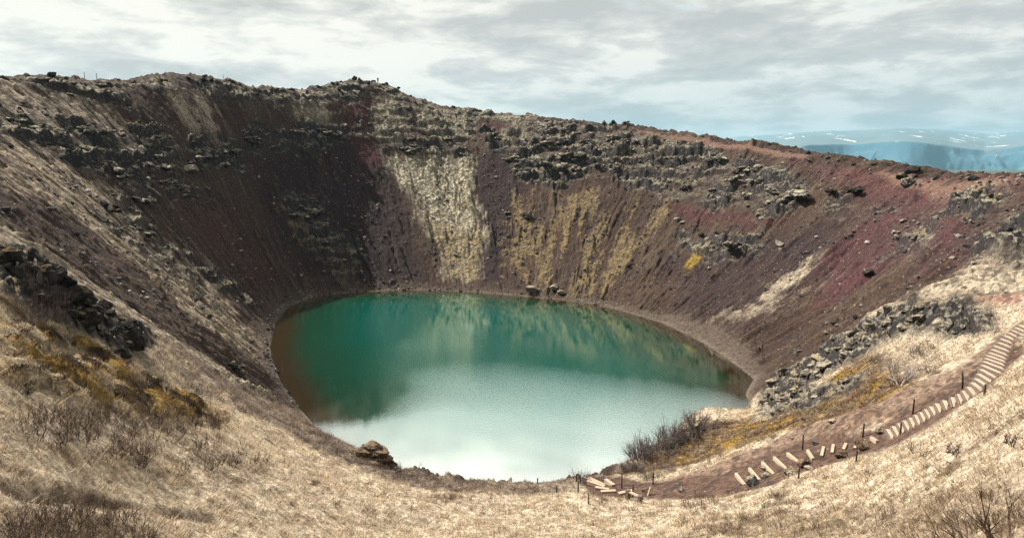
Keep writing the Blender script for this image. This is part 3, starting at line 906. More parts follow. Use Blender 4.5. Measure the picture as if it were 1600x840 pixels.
class MB:
    def __init__(s):
        s.v = []; s.f = []

    def box(s, M_, sx, sy, sz, bev=.012):
        """box centred on M_ with chamfered long edges"""
        b = min(bev, sx * .3, sy * .3, sz * .3)
        x, y, z = sx / 2, sy / 2, sz / 2
        prof = [(-y + b, -z), (y - b, -z), (y, -z + b), (y, z - b), (y - b, z), (-y + b, z), (-y, z - b), (-y, -z + b)]
        n0 = len(s.v)
        for xx in (-x, x):
            for (py, pz) in prof:
                s.v.append(M_ @ Vector((xx, py, pz)))
        for i in range(8):
            j = (i + 1) % 8
            s.f.append((n0 + i, n0 + j, n0 + 8 + j, n0 + 8 + i))
        s.f.append(tuple(n0 + i for i in range(7, -1, -1))); s.f.append(tuple(n0 + 8 + i for i in range(8)))

    def tube(s, pts_, rad, sides=6, cap=True):
        n0 = len(s.v)
        for i, p in enumerate(pts_):
            p = Vector(p)
            a = Vector(pts_[max(i - 1, 0)]); b = Vector(pts_[min(i + 1, len(pts_) - 1)])
            d = (b - a).normalized()
            u = d.orthogonal().normalized(); w_ = d.cross(u)
            r = rad[i] if hasattr(rad, '__len__') else rad
            for k in range(sides):
                t = 2 * math.pi * k / sides
                s.v.append(p + (u * math.cos(t) + w_ * math.sin(t)) * r)
        for i in range(len(pts_) - 1):
            for k in range(sides):
                a = n0 + i * sides + k; b = n0 + i * sides + (k + 1) % sides
                s.f.append((a, b, b + sides, a + sides))
        if cap:
            s.f.append(tuple(n0 + k for k in range(sides - 1, -1, -1)))
            e = n0 + (len(pts_) - 1) * sides
            s.f.append(tuple(e + k for k in range(sides)))

    def build(s, name, mat, parent=None, smooth=False):
        return mesh_obj(name, s.v, s.f, mat, parent, smooth)


def simple_mat(name, c1_, c2_, scale=6, rough=.85, bump=.4, stretch=(1, 1, 1), bdist=.02):
    m, t = new_mat(name)
    o = t.n('ShaderNodeTexCoord').outputs['Object']
    v = t.n('ShaderNodeMapping', {'Vector': o, 'Scale': stretch}).outputs[0]
    f = t.noise(v, scale, 5, .6)
    finish(t, t.mix(t.smooth(f, .32, .68), c1_, c2_), rough, f, bump, bdist, .2)
    return m


def rock_mat(name, dark, grey, mossc, gold, mossamt=.85, mlo=.42, mhi=.56):
    m, t = new_mat(name)
    g = t.n('ShaderNodeNewGeometry'); P_ = g.outputs['Position']
    nzz = t.n('ShaderNodeSeparateXYZ', {0: g.outputs['Normal']}).outputs[2]
    f1 = t.noise(P_, 2.2, 6, .65); f2 = t.noise(P_, .7, 4, .6); f3 = t.noise(P_, 7.0, 3, .6)
    c = t.mix(t.smooth(f1, .38, .64), dark, grey)
    c = t.mix(t.smooth(f3, .55, .7, 0, .6), c, tuple(.4 * q for q in dark))
    top = t.math('MULTIPLY', t.smooth(t.math('ADD', nzz, t.math('MULTIPLY', t.math('SUBTRACT', f1, .5), 1.2)), .35, .75), t.smooth(f2, mlo, mhi))
    c = t.mix(t.math('MULTIPLY', top, mossamt), c, mossc)
    c = t.mix(t.math('MULTIPLY', t.math('MULTIPLY', top, t.smooth(t.noise(P_, .4, 3), .54, .64)), .7), c, gold)
    h = t.math('ADD', f1, t.math('MULTIPLY', f3, .5))
    finish(t, c, .93, h, 1.0, .22, .15)
    return m


M_rock = rock_mat('lava rock', (.022, .020, .021), (.115, .108, .10), (.38, .34, .25), (.17, .11, .035))
M_dark = rock_mat('dark lava rock', (.010, .009, .009), (.036, .032, .030), (.16, .135, .08), (.16, .10, .03), .7, .50, .62)
M_lich = rock_mat('pale lichened lava', (.028, .024, .021), (.235, .21, .175), (.32, .28, .21), (.26, .18, .06), .7)
M_pale = rock_mat('pale shore rock', (.11, .095, .08), (.22, .195, .165), (.28, .25, .19), (.26, .2, .12))
M_brown = rock_mat('brown tuff rock', (.028, .019, .014), (.12, .08, .052), (.20, .15, .10), (.20, .13, .05), .6)
M_wood = simple_mat('sawn timber', (.20, .155, .115), (.46, .37, .28), 5, .8, .3, (1, 9, 9))
M_wood_old_and_shade = simple_mat('weathered timber and riser shade', (.075, .058, .048), (.17, .135, .11), 5, .85, .4, (7, 7, 1))
M_post = simple_mat('dark iron-brown post', (.025, .020, .018), (.06, .045, .036), 8, .8, .3, (5, 5, 1))
M_twig = simple_mat('dark twig bark', (.040, .028, .022), (.12, .085, .066), 3, .85, .0)
M_twig_g = simple_mat('grey twig bark', (.085, .066, .064), (.18, .148, .14), 3, .85, .0)
M_birch = simple_mat('pale birch bark', (.30, .27, .25), (.5, .46, .42), 4, .8, .2)
M_heath = simple_mat('dark heather', (.020, .014, .011), (.075, .050, .035), 7, .95, .0)
M_rope = simple_mat('rope', (.35, .28, .20), (.5, .42, .32), 20, .9, .3)


# ------------------------------------------------------------------ rocks
import bmesh
_bm = bmesh.new(); bmesh.ops.create_icosphere(_bm, subdivisions=4, radius=1.0)
ICO_V = np.array([v.co[:] for v in _bm.verts]); ICO_F = np.array([[v.index for v in f.verts] for f in _bm.faces]); _bm.free()
_bm = bmesh.new(); bmesh.ops.create_icosphere(_bm, subdivisions=1, radius=1.0)
ICO1_V = np.array([v.co[:] for v in _bm.verts]); ICO1_F = np.array([[v.index for v in f.verts] for f in _bm.faces]); _bm.free()


def faceted(seed, planes=22, rough_=.10, flat=(1, 1, .75)):
    r = np.random.default_rng(seed)
    n_ = r.normal(size=(planes, 3)); n_ /= np.linalg.norm(n_, axis=1)[:, None]
    d = r.uniform(.60, 1.0, planes)
    dots = ICO_V @ n_.T
    with np.errstate(divide='ignore', invalid='ignore'):
        q = np.where(dots > .08, d / np.maximum(dots, .08), 9)
    rad = np.minimum(q.min(1), 1.25)
    u = ICO_V * 2.2
    nn = fbm(u[:, 0] + u[:, 2] * .7 + seed, u[:, 1] - u[:, 2] * .6, seed, 4, .6)
    n2_ = fbm(u[:, 0] * 2.5 - u[:, 2] * 1.9 + seed, u[:, 1] * 2.5 + u[:, 2] * 2.1, seed + 5, 3, .6)
    rad = rad * (1 + rough_ * 1.6 * nn + rough_ * .9 * n2_)
    return ICO_V * rad[:, None] * np.array(flat)


def crag_mesh(seed, lumps=9, spread=(1.5, .8, .55), flat=(1, 1, .7)):
    """a stepped lump of lava built from many broken blocks"""
    r = np.random.default_rng(seed + 900)
    V = []; F = []; o = 0
    for i in range(lumps):
        k = r.uniform(.32, .62)
        c = np.array([r.uniform(-1, 1) * spread[0], r.uniform(-1, 1) * spread[1], r.uniform(-.5, 1) * spread[2]])
        c[2] *= 1 - .35 * abs(c[0]) / spread[0]
        v = faceted(seed * 31 + i, int(r.integers(12, 22)), .13, flat) * k
        a = r.uniform(0, 6.28); ca, sa = math.cos(a), math.sin(a)
        v = v @ np.array([[ca, -sa, 0], [sa, ca, 0], [0, 0, 1]])
        V.append(v + c); F.append(ICO_F + o); o += len(v)
    return np.vstack(V), np.vstack(F)


def proto_mesh(name, V, F, mat):
    me = bpy.data.meshes.new(name)
    me.from_pydata(V.tolist(), [], F.tolist())
    me.materials.append(mat)
    return me


ROCKS = {k: [proto_mesh('boulder', faceted(40 + i + j * 20, 20, .12, (1, .85, .75)), ICO_F, m) for i in range(5)]
         for j, (k, m) in enumerate((('rock', M_rock), ('dark', M_dark), ('pale', M_pale), ('brown', M_brown), ('lich', M_lich)))}
CRAGS = {k: [proto_mesh('rock_outcrop', *crag_mesh(60 + i + j * 20), m) for i in range(6)]
         for j, (k, m) in enumerate((('rock', M_rock), ('dark', M_dark), ('brown', M_brown)))}


def place(kind, name, p, size, rz=None, sink=.25, squash=None, tilt=0.0):
    lib = CRAGS if name == 'rock_outcrop' else ROCKS
    me = random.choice(lib[kind])
    o = bpy.data.objects.new(name, me)
    s_ = size / 2
    if name == 'rock_outcrop':
        s_ = size / 3.6
    sq = squash or (random.uniform(.85, 1.2), random.uniform(.8, 1.1), random.uniform(.75, 1.1))
    o.scale = (s_ * sq[0], s_ * sq[1], s_ * sq[2])
    o.location = (p[0], p[1], p[2] + s_ * .55 * sq[2] - sink * size * .5)
    o.rotation_euler = (random.uniform(-.15, .15) + tilt, random.uniform(-.15, .15), random.uniform(0, 6.28) if rz is None else rz)
    col.objects.link(o)
    return o


def contour_rot(x, y):
    """rotation that lays a rock's long side along the contour line"""
    gx_ = float(bil(GDX, np.array([x]), np.array([y]))[0]); gy_ = float(bil(GDY, np.array([x]), np.array([y]))[0])
    return math.atan2(gy_, gx_) + math.pi / 2


NAMED = [
    # px, py, size, kind, label
    (1228, 306, 10.5, 'rock', 'largest grey lava block standing out from the rock band at its right end'),
    (868, 262, 9.5, 'rock', 'tall grey lava crag hanging from the middle of the far wall above the ochre moss'),
    (892, 250, 8.5, 'rock', 'mossy crag to the right of the tall crag on the far wall'),
    (1302, 305, 5.0, 'dark', 'dark round lava lump on the red slope to the right of the largest block'),
    (1338, 300, 4.6, 'dark', 'dark lava lump with a pale stone under it on the upper red slope'),
    (1148, 388, 6.5, 'rock', 'broken grey crag halfway down the right wall beside the yellow moss patch'),
    (1098, 371, 3.6, 'dark', 'small dark crag left of the yellow moss patch'),
    (1424, 270, 2.5, 'dark', 'small dark rock standing on the red rim beside the path'),
    (1408, 279, 2.1, 'dark', 'low dark rock just below the red rim path'),
    (1416, 292, 2.6, 'rock', 'grey lava lump on the red slope under the two small rim rocks'),
    (318, 252, 5.0, 'rock', 'short grey ledge sticking out of the red slope on the left wall'),
    (345, 262, 4.8, 'rock', 'pale topped crag right of the short ledge on the left wall'),
    (298, 268, 3.6, 'pale', 'pale grey boulder with a white top on the left wall'),
    (225, 318, 5.2, 'rock', 'grey crag among the upper straw stripes of the left wall'),
    (172, 330, 5.2, 'dark', 'dark square crag in the straw stripes of the left wall'),
    (490, 335, 6.0, 'rock', 'large mossy boulder pile above the golden streak on the centre left scree'),
    (475, 325, 3.6, 'rock', 'smaller boulder left of the mossy pile on the centre left scree'),
    (820, 340, 4.6, 'dark', 'dark boulder in the ochre strip below the tall crag'),
    (790, 333, 3.2, 'rock', 'pale topped boulder left of the dark boulder in the ochre strip'),
    (372, 578, 3.2, 'dark', 'dark boulder above the left shore of the lake'),
    (1358, 430, 1.8, 'dark', 'single small dark rock on the lower red slope of the right wall'),
    (1218, 385, 2.2, 'pale', 'single pale rock on the right wall scree'),
]
for (px, py, sz, kd, lab) in NAMED:
    p = ray_hit(px, py)
    nm = 'rock_outcrop' if sz > 3 else 'boulder'
    o = place(kd if nm == 'rock_outcrop' and kd != 'pale' else (kd if kd in ROCKS else 'rock'), nm if kd != 'pale' else 'boulder', p, sz, contour_rot(p.x, p.y), .12)
    tag(o, lab, 'rock')

# pale boulders lying at the far waterline
for (px, py, sz, lab) in ((832, 456, 3.4, 'largest pale boulder at the far waterline, leftmost of the three'),
                          (867, 452, 2.4, 'squarish pale boulder at the far waterline, middle one of the three'),
                          (876, 459, 1.9, 'smallest pale boulder at the far waterline, rightmost of the three')):
    p = ray_hit(px, py)
    tag(place('pale', 'boulder', p, sz, sink=.1), lab, 'rock')
p = ray_hit(583, 722)
rs = np.random.default_rng(5); V_ = []; F_l = []; o_n = 0
for (dx, dy, dz_, sx_, sy_, sz_) in ((0, 0, .3, 1.5, 1.1, .7), (-.45, .1, .85, 1.15, .9, .5), (.35, 0, 1.0, 1.15, .85, .42), (-.1, .1, 1.4, .95, .7, .40), (1.0, -.1, .65, .85, .8, .40), (1.5, -.1, .2, .6, .7, .5), (-1.2, .1, .45, .7, .7, .5), (.55, .05, .2, 1.3, .9, .5)):
    v_ = faceted(int(rs.integers(1, 999)), 18, .14) * np.array([sx_, sy_, sz_]) + np.array([dx, dy, dz_])
    V_.append(v_); F_l.append(ICO_F + o_n); o_n += len(v_)
o = bpy.data.objects.new('rock_outcrop', proto_mesh('rock_outcrop', np.vstack(V_), np.vstack(F_l), M_brown))
o.location = p; o.scale = (.95, .95, .95); o.rotation_euler = (0, .12, -.3); col.objects.link(o)
tag(o, 'jutting brown rock stack on the near left bank against the bright water', 'rock')
p = ray_hit(558, 706)
tag(place('brown', 'boulder', p, .8, .3, .05), 'small brown rock beside the jutting rock stack on the near left bank', 'rock')
# rocks bedded in the red path
for (px, py, sz, lab) in ((1176, 757, 0.98, 'long dark rock against the foot of the lowest timber step'),
                          (1197, 744, 0.62, 'round dark rock between the first and second timber steps'),
                          (1194, 733, 0.47, 'small grey rock left of the third timber step'),
                          (1254, 727, 0.78, 'tan rock with a light top at the end of the fifth timber step'),
                          (1264, 733, 0.47, 'pale round stone below the tan rock on the path'),
                          (1235, 740, 0.94, 'flat dark rock slab in the path bank below the fourth step'),
                          (1316, 713, 0.78, 'wedge shaped tan rock in the path bend'),
                          (1350, 702, 0.90, 'large tan block beside the path bend'),
                          (1375, 676, 0.70, 'small dark rock at the foot of the staircase'),
                          (1065, 767, 0.58, 'dark rock lying alone on the flat red path'),
                          (1010, 766, 0.47, 'brown rock beside the upright board near the bench'),
                          (1273, 694, 0.43, 'grey stone on the dirt above the path'),
                          (1238, 686, 0.35, 'white stone on the dirt above the path'),
                          (1300, 661, 0.47, 'small grey rock under the golden moss bank')):
    p = ray_hit(px, py)
    kd = 'pale' if 'white' in lab or 'pale' in lab else ('brown' if 'tan' in lab or 'brown' in lab else 'rock')
    tag(place(kd, 'boulder', p, sz, sink=.18), lab, 'rock')


def sample_zone(keys, n_, px_rng=None, tries=60000, soft=1.0, need_view=True, near=None):
    """random visible ground points inside the named zones"""
    out = []
    for k in keys:
        pl = Zp[k]; x0, y0 = pl.min(0); x1, y1 = pl.max(0)
        m = max(400, n_ * 6)
        x = rng.uniform(x0, x1, m); y = rng.uniform(y0, y1, m)
        ok = poly_sd(pl, x, y, 4) > soft
        out.append(np.stack([x[ok], y[ok]], 1)[: int(n_ * 1.6 / len(keys)) + 1])
    q = np.vstack(out); rng.shuffle(q)
    return q[:n_]


groups = [
    (('crag_c',), 85, (2.2, 6.5), 'rock', 'grey lava crag in the broken rock band across the right of the far wall', 'crags of the right-hand rock band'),
    (('crag_left',), 62, (2.2, 6.5), 'rock', 'dark lava crag with straw coloured moss in the cliff band of the left wall', 'crags of the left-hand cliff band'),
    (('crag_b',), 22, (2.0, 5.5), 'rock', 'grey green mossy crag below the summit of the far rim', 'crags below the summit'),
    (('crag_d',), 22, (1.6, 4.2), 'dark', 'dark lava crag on the shoulder at the right edge below the red rim', 'crags on the right shoulder'),
    (('crag_a',), 10, (2.5, 5), 'rock', 'brown grey crag capping the rim at the far left', 'crags capping the left rim'),
    (('crag_f',), 10, (1.6, 4.5), 'rock', 'mossy crag on the dark scree of the centre left', 'crags on the centre left scree'),
    (('crag_h',), 14, (1.2, 3.2), 'rock', 'small grey crag scattered on the red slope of the right wall', 'crags on the red slope'),
    (('crag_e', 'crag_i'), 22, (1.5, 4.2), 'rock', 'grey crag breaking through the scree of the left wall', 'crags in the left scree'),
]
CR = []
for keys, n_, (s0, s1), kd, lab, grp in groups:
    q = sample_zone(keys, n_)
    hz = height(q[:, 0], q[:, 1])
    for (x, y), z in zip(q, hz):
        sz = s0 + (s1 - s0) * random.random() ** 2.2
        o = place(kd, 'rock_outcrop', (x, y, z), sz, contour_rot(x, y) + random.uniform(-.4, .4), .30)
        tag(o, lab, 'rock', grp)
# boulders along the rim line and on the screes
rimw = np.array([r[:2] for r in rim[:22]])
for k in range(70):
    u = random.random() * 20; i = int(u)
    q = rimw[i] + (rimw[i + 1] - rimw[i]) * (u - i)
    x, y = q[0] + random.gauss(0, 1.2), q[1] + random.gauss(0, 1.6)
    sz = random.uniform(.7, 1.9)
    o = place('dark', 'boulder', (x, y, float(height(x, y)[0])), sz, sink=.25)
    tag(o, 'small dark rock on the skyline of the crater rim', 'rock', 'rocks along the rim skyline')
nb = 0
while nb < 60:
    a = random.uniform(-1.9, 1.9); t_ = random.uniform(.05, .9)
    # from the shore outward, far half of the bowl
    x = CX + math.sin(a) * (38 + 40 * t_); y = CY + math.cos(a) * (50 + 62 * t_)
    if y < 82 or abs(math.degrees(math.atan2(x, y))) > 36 or poly_sd(NEAR, np.array([x]), np.array([y]), 3)[0] > -2 or poly_sd(SHORE_P, np.array([x]), np.array([y]), 3)[0] > -1:
        continue
    sz = .5 + 1.3 * random.random() ** 3
    o = place(random.choice(['rock', 'rock', 'dark', 'pale']), 'boulder', (x, y, float(height(x, y)[0])), sz, sink=.2)
    tag(o, 'loose boulder lying on the bare scree of the crater wall', 'rock', 'boulders on the scree')
    nb += 1
# lava mound on the right and the dark outcrop on the left: blocks in the foreground
for keys, n_, (s0, s1), kd, lab, grp in (
        (('lava',), 110, (.45, 1.45), 'rock', 'rugged pale lichened lava block in the mound above the staircase', 'lava blocks of the mound above the staircase'),
        (('lava2',), 14, (.6, 1.5), 'rock', 'pale lichened block on the bank over the right shore', 'blocks on the bank over the right shore'),
        (('lava3',), 14, (.5, 1.4), 'rock', 'lava block on the low ridge between the golden moss and the mound', 'blocks of the low lava ridge')):
    q = sample_zone(keys, n_, soft=.2)
    for (x, y), z in zip(q, height(q[:, 0], q[:, 1])):
        o = place(kd, 'boulder' if random.random() < .0 else 'lava_block' , (x, y, z), random.uniform(s0, s1), None, .28) if False else None
        me = random.choice(ROCKS['lich'])
        sz = s0 + (s1 - s0) * random.random() ** 1.5
        o = bpy.data.objects.new('lava_block', me)
        o.scale = (sz / 2, sz / 2 * random.uniform(.7, 1), sz / 2 * random.uniform(.6, 1)); o.location = (x, y, z + sz * .08)
        o.rotation_euler = (random.uniform(-.4, .4), random.uniform(-.4, .4), random.uniform(0, 6.28))
        col.objects.link(o); tag(o, lab, 'rock', grp)
q = sample_zone(('outcrop',), 46, soft=.1)
for (x, y), z in zip(q, height(q[:, 0], q[:, 1])):
    me = random.choice(ROCKS['dark']); sz = random.uniform(.7, 2.0)
    o = bpy.data.objects.new('lava_block', me)
    o.scale = (sz / 2, sz / 2 * random.uniform(.7, 1), sz / 2 * random.uniform(.7, 1)); o.location = (x, y, z + sz * .05)
    o.rotation_euler = (random.uniform(-.4, .4), random.uniform(-.4, .4), random.uniform(0, 6.28))
    col.objects.link(o); tag(o, 'nearly black mossy lava block in the dark outcrop at the left edge', 'rock', 'blocks of the dark outcrop')


def loose_stones():
    """countless small stones on the screes and round the shore, one mesh"""
    N = 26000
    a = rng.uniform(-2.2, 2.2, N); t_ = rng.uniform(0, 1, N) ** .8
    x = CX + np.sin(a) * (38 + 42 * t_); y = CY + np.cos(a) * (50 + 66 * t_)
    k = 750                                                        # shore stones
    i = rng.integers(0, 12, k); f_ = rng.uniform(0, 1, k)
    q = shore_ring[i] + (shore_ring[i + 1] - shore_ring[i]) * f_[:, None]
    dv = q - shore_ring.mean(0); dv /= np.hypot(*dv.T)[:, None]
    q = q + dv * rng.gamma(1.4, .8, k)[:, None]
    x = np.concatenate([x, q[:, 0]]); y = np.concatenate([y, q[:, 1]])
    ss = np.arctan2((x - CX) / 40.0, (y - CY) / 52.0) * 55.0
    fan = fbm(ss * .16, np.hypot(x - CX, y - CY) * .02, 41, 3) + .6 * fbm(x * .12, y * .12, 77, 3)
    ok = (np.arange(len(x)) >= 26000) | (fan > rng.uniform(-.1, .5, len(x)))
    ok &= (poly_sd(SHORE_P, x, y, 4) < -.1) & (np.abs(np.degrees(np.arctan2(x, y))) < 39) & (poly_sd(NEAR, x, y, 3) < 0)
    x, y = x[ok], y[ok]
    z = height(x, y)
    sz = .09 + .34 * rng.random(len(x)) ** 5
    th = rng.uniform(0, 6.28, len(x)); fl_ = rng.uniform(.45, .9, len(x)); el = rng.uniform(.7, 1.5, len(x))
    jit = 1 + .3 * rng.normal(size=(len(x), len(ICO1_V), 1)).clip(-1.2, 1.2)
    V = ICO1_V[None] * jit
    V = V * np.stack([el, 1 / el, fl_], 1)[:, None, :] * sz[:, None, None]
    ca, sa = np.cos(th)[:, None], np.sin(th)[:, None]
    V = np.stack([V[..., 0] * ca - V[..., 1] * sa, V[..., 0] * sa + V[..., 1] * ca, V[..., 2]], -1)
    V += np.stack([x, y, z + sz * .25], 1)[:, None, :]
    F = (ICO1_F[None] + (np.arange(len(x)) * len(ICO1_V))[:, None, None]).reshape(-1, 3)
    me = bpy.data.meshes.new('loose_stones')
    me.from_pydata(V.reshape(-1, 3).tolist(), [], F.tolist())
    cc = rng.choice([.025, .05, .09, .17, .27], len(x), p=[.3, .27, .22, .14, .07])[:, None] * np.array([1.05, .97, .9])[None] * rng.uniform(.8, 1.2, (len(x), 1))
    at_ = me.attributes.new('tint', 'FLOAT_COLOR', 'POINT')
    at_.data.foreach_set('color', np.repeat(np.hstack([cc, np.ones((len(x), 1))]), len(ICO1_V), 0).astype(np.float32).ravel())
    m, t = new_mat('loose stone')
    finish(t, t.n('ShaderNodeAttribute', attribute_name='tint').outputs['Color'], .95)
    me.materials.append(m)
    o = bpy.data.objects.new('loose_stones', me); col.objects.link(o)
    tag(o, 'loose stones strewn over the scree slopes and the shore', 'stones', kind='stuff')


loose_stones()
print('rocks', round(time.time() - T0, 1))

# ------------------------------------------------------------------ path furniture
def frame_of(a, b):
    """matrix with x from a to b, z up"""
    x = (b - a).normalized(); y = Vector((0, 0, 1)).cross(x).normalized(); z = x.cross(y)
    M_ = Matrix((x, y, z)).transposed().to_4x4(); M_.translation = (a + b) / 2
    return M_


UPV = Vector((0, 0, 1))
# timber steps laid across the lower path, from its foot upwards
LOGS = [((1149.7, 742), (1164, 755)), ((1171, 734.5), (1187, 747.5)), ((1191, 725.5), (1209.7, 738)), ((1209.4, 718), (1231, 730.5)), ((1230.4, 711), (1252, 722)),
        ((1262, 703.5), (1270.5, 717)), ((1286.8, 698.5), (1283.4, 713)), ((1302.2, 695), (1299.8, 708)), ((1322, 693), (1317.6, 703)), ((1340, 691.5), (1335, 701)),
        ((1349.6, 687), (1349.6, 691.5)), ((1361.6, 683.5), (1371, 690))]
ORD = ['lowest', 'second', 'third', 'fourth', 'fifth', 'sixth', 'seventh', 'eighth', 'ninth', 'tenth', 'eleventh', 'twelfth']
for i, (a, b) in enumerate(LOGS):
    A_ = ray_hit(a[0], a[1] + 2); B_ = ray_hit(b[0], b[1] + 2)
    if (A_ - B_).length > 2.6:
        B_ = A_ + (B_ - A_).normalized() * 2.2
    zt = (A_.z + B_.z) / 2 + .03
    dzr = max(-.12, min(.12, (B_.z - A_.z) / 2))
    A_.z = zt - dzr; B_.z = zt + dzr
    L = (B_ - A_).length
    mb = MB(); F_ = frame_of(A_, B_)
    o_ = empty('timber_step', (A_ + B_) / 2)
    mb.box(Matrix.LocRotScale(None, F_.to_quaternion(), None), L, .17, .24, .015)
    ob = mb.build('beam', M_wood, o_)
    tag(o_, ('%s timber step counted up the lower red path' if i else '%s timber step of the lower red path, by the long dark rock') % ORD[i], 'step')

# old boards where the path turns down to the shore
BOARDS = [((920, 755.5), (944.7, 759)), ((918, 758.7), (944.7, 761.3)), ((930, 765), (951.5, 765.7)), ((939, 769.7), (962, 768)), ((966.6, 772.5), (988, 767.4)), ((946.4, 755.5), (958.8, 759))]
BL = ['uppermost of the flat wooden boards where the path drops to the shore', 'second board from the top where the path drops to the shore',
      'thick board in the middle of the boards left of the bench', 'board below the thick one, left of the bench', 'slanting board just left of the bench legs', 'short board right of the uppermost boards']
for (a, b), lab in zip(BOARDS, BL):
    A_ = ray_hit(*a); B_ = ray_hit(*b)
    d = B_ - A_
    if d.length > 2.2:
        m_ = (A_ + B_) / 2; d = d.normalized() * 1.9; A_, B_ = m_ - d / 2, m_ + d / 2
    zt = max(A_.z, B_.z) + .10
    A_.z = B_.z = zt
    F_ = frame_of(A_, B_); F_.translation = Vector((0, 0, 0))
    mb = MB(); mb.box(F_, (B_ - A_).length, .30, .06, .012)
    mb.box(F_ @ Matrix.Translation((0, -.11, -.14)), (B_ - A_).length - .06, .07, .22, .012)
    o_ = empty('path_board', (A_ + B_) / 2)
    mb.build('board', M_wood, o_)
    tag(o_, lab, 'board')
A_ = ray_hit(1014, 773)
mb = MB(); mb.box(Matrix.Translation((0, 0, .25)) @ Matrix.Rotation(.25, 4, 'Y') @ Matrix.Rotation(R(90), 4, 'Y'), .62, .22, .06)
o_ = empty('path_board', A_); mb.build('board', M_wood, o_)
tag(o_, 'pale board standing on end right of the bench', 'board')

# posts: (base px, base py, top py, label)
POSTS = [(900.5, 752, 741, 'leftmost dark post at the shore end of the path, behind the roped one'),
         (906.5, 755.5, 741.5, 'dark post holding the upper end of the rope'),
         (903.4, 769, 752, 'dark post in the grass below the roped post'),
         (919.5, 786.5, 771, 'weathered stub post alone in the grass left of the boards'),
         (971.5, 762, 739.5, 'tall thin black post on the bank above the bench'),
         (988.5, 777, 758, 'thin dark post right behind the bench'),
         (1020.3, 757, 738, 'thin black post on the bank right of the bench'),
         (870, 769, 759, 'small stake in the grass near the shore edge'),
         (840, 755, 747, 'tiny stake on the grassy edge over the water'),
         (1254, 702, 682, 'thin post above the fifth timber step'),
         (1348, 683, 664.5, 'thin post above the path bend'),
         (1426, 646.5, 627, 'thin post beside the middle of the lower stair flight'),
         (1504, 607, 586, 'leaning post at the turn of the staircase'),
         (1538, 617, 603.5, 'short post on the grass side of the stair turn'),
         (1407, 678, 663, 'short post on the near side of the lower stair flight'),
         (1337.7, 721, 706, 'post in front of the large tan block'),
         (1247.5, 747, 732.5, 'post on the grass edge below the fourth timber step')]
TOPS = {}
for i, (bx_, by, ty, lab) in enumerate(POSTS):
    p = ray_hit(bx_, by)
    Dd = (p - Vector((0, 0, CAMZ))).length
    h = max(.45, (by - ty) / FOC * Dd / math.cos(R(20)) * 1.02)
    mb = MB()
    lean = random.uniform(-.03, .03) + (.12 if 'leaning' in lab else 0)
    mb.tube([(0, 0, -.3), (-lean * .3, 0, h * .5), (-lean * h, 0, h - .02), (-lean * h, 0, h)], [.05, .048, .045, .03], 8)
    o_ = mb.build('post', M_wood_old_and_shade if 'stub' in lab else M_post, None, True)
    o_.location = p
    tag(o_, lab, 'post')
    TOPS[i] = p + Vector((0, 0, h))
for (px, lab) in ((132, 'left one of the two tiny marker stakes on the far left rim'), (151, 'right one of the two tiny marker stakes on the far left rim'), (349, 'tiny marker stake on the rim right of the highest crag')):
    d = ray(px, 120); hx = math.hypot(d[0], d[1]); D = np.arange(140, 235, .4)
    zt = height(d[0] / hx * D, d[1] / hx * D); i = int(np.argmax((zt - CAMZ) / D))
    mb = MB(); mb.tube([(0, 0, -.4), (0, 0, 1.1), (0, 0, 1.2)], [.055, .05, .04], 6)
    o_ = mb.build('stake', M_post); o_.location = (d[0] / hx * D[i], d[1] / hx * D[i], zt[i]); tag(o_, lab, 'stake')
# the rope sags from the roped post down to the ground by the boards
e = ray_hit(961, 760) + Vector((0, 0, .15)); s0 = TOPS[1] - Vector((0, 0, .08)); mid_ = ray_hit(940, 755)
rp = []
for k in range(13):
    t_ = k / 12
    q = s0.lerp(e, t_); q.z -= .18 * math.sin(math.pi * t_)
    rp.append(q)
mb = MB(); mb.tube(rp, .022, 6); tag(mb.build('rope', M_rope, None, True), 'pale rope running down from a dark post to the boards on the path', 'rope')

# bench: two thick square posts with a plank between them
A_ = ray_hit(981, 779.5); B_ = ray_hit(1000, 786)
dab = B_ - A_
o_ = empty('bench', (A_ + B_) / 2)
ctr = (A_ + B_) / 2
zt = max(A_.z, B_.z) + .55
for q in (A_, B_):
    mb = MB(); h = zt - (q.z - .2)
    mb.box(Matrix.Translation(Vector((q.x, q.y, zt - h / 2)) - ctr) @ Matrix.Rotation(math.atan2(dab.y, dab.x), 4, 'Z') @ Matrix.Rotation(R(90), 4, 'Y'), h, .26, .26, .02)
    mb.build('leg', M_wood_old_and_shade, o_)
Fb = frame_of(Vector((A_.x, A_.y, zt - .14)), Vector((B_.x, B_.y, zt - .14))); Fb.translation = Vector((0, 0, zt - .10 - ctr.z))
mb = MB(); mb.box(Fb, max(.4, (Vector((dab.x, dab.y, 0))).length - .262), .24, .07, .012)
mb.build('seat', M_wood, o_)
tag(o_, 'low wooden bench with a plank between two thick square posts beside the red path', 'bench')

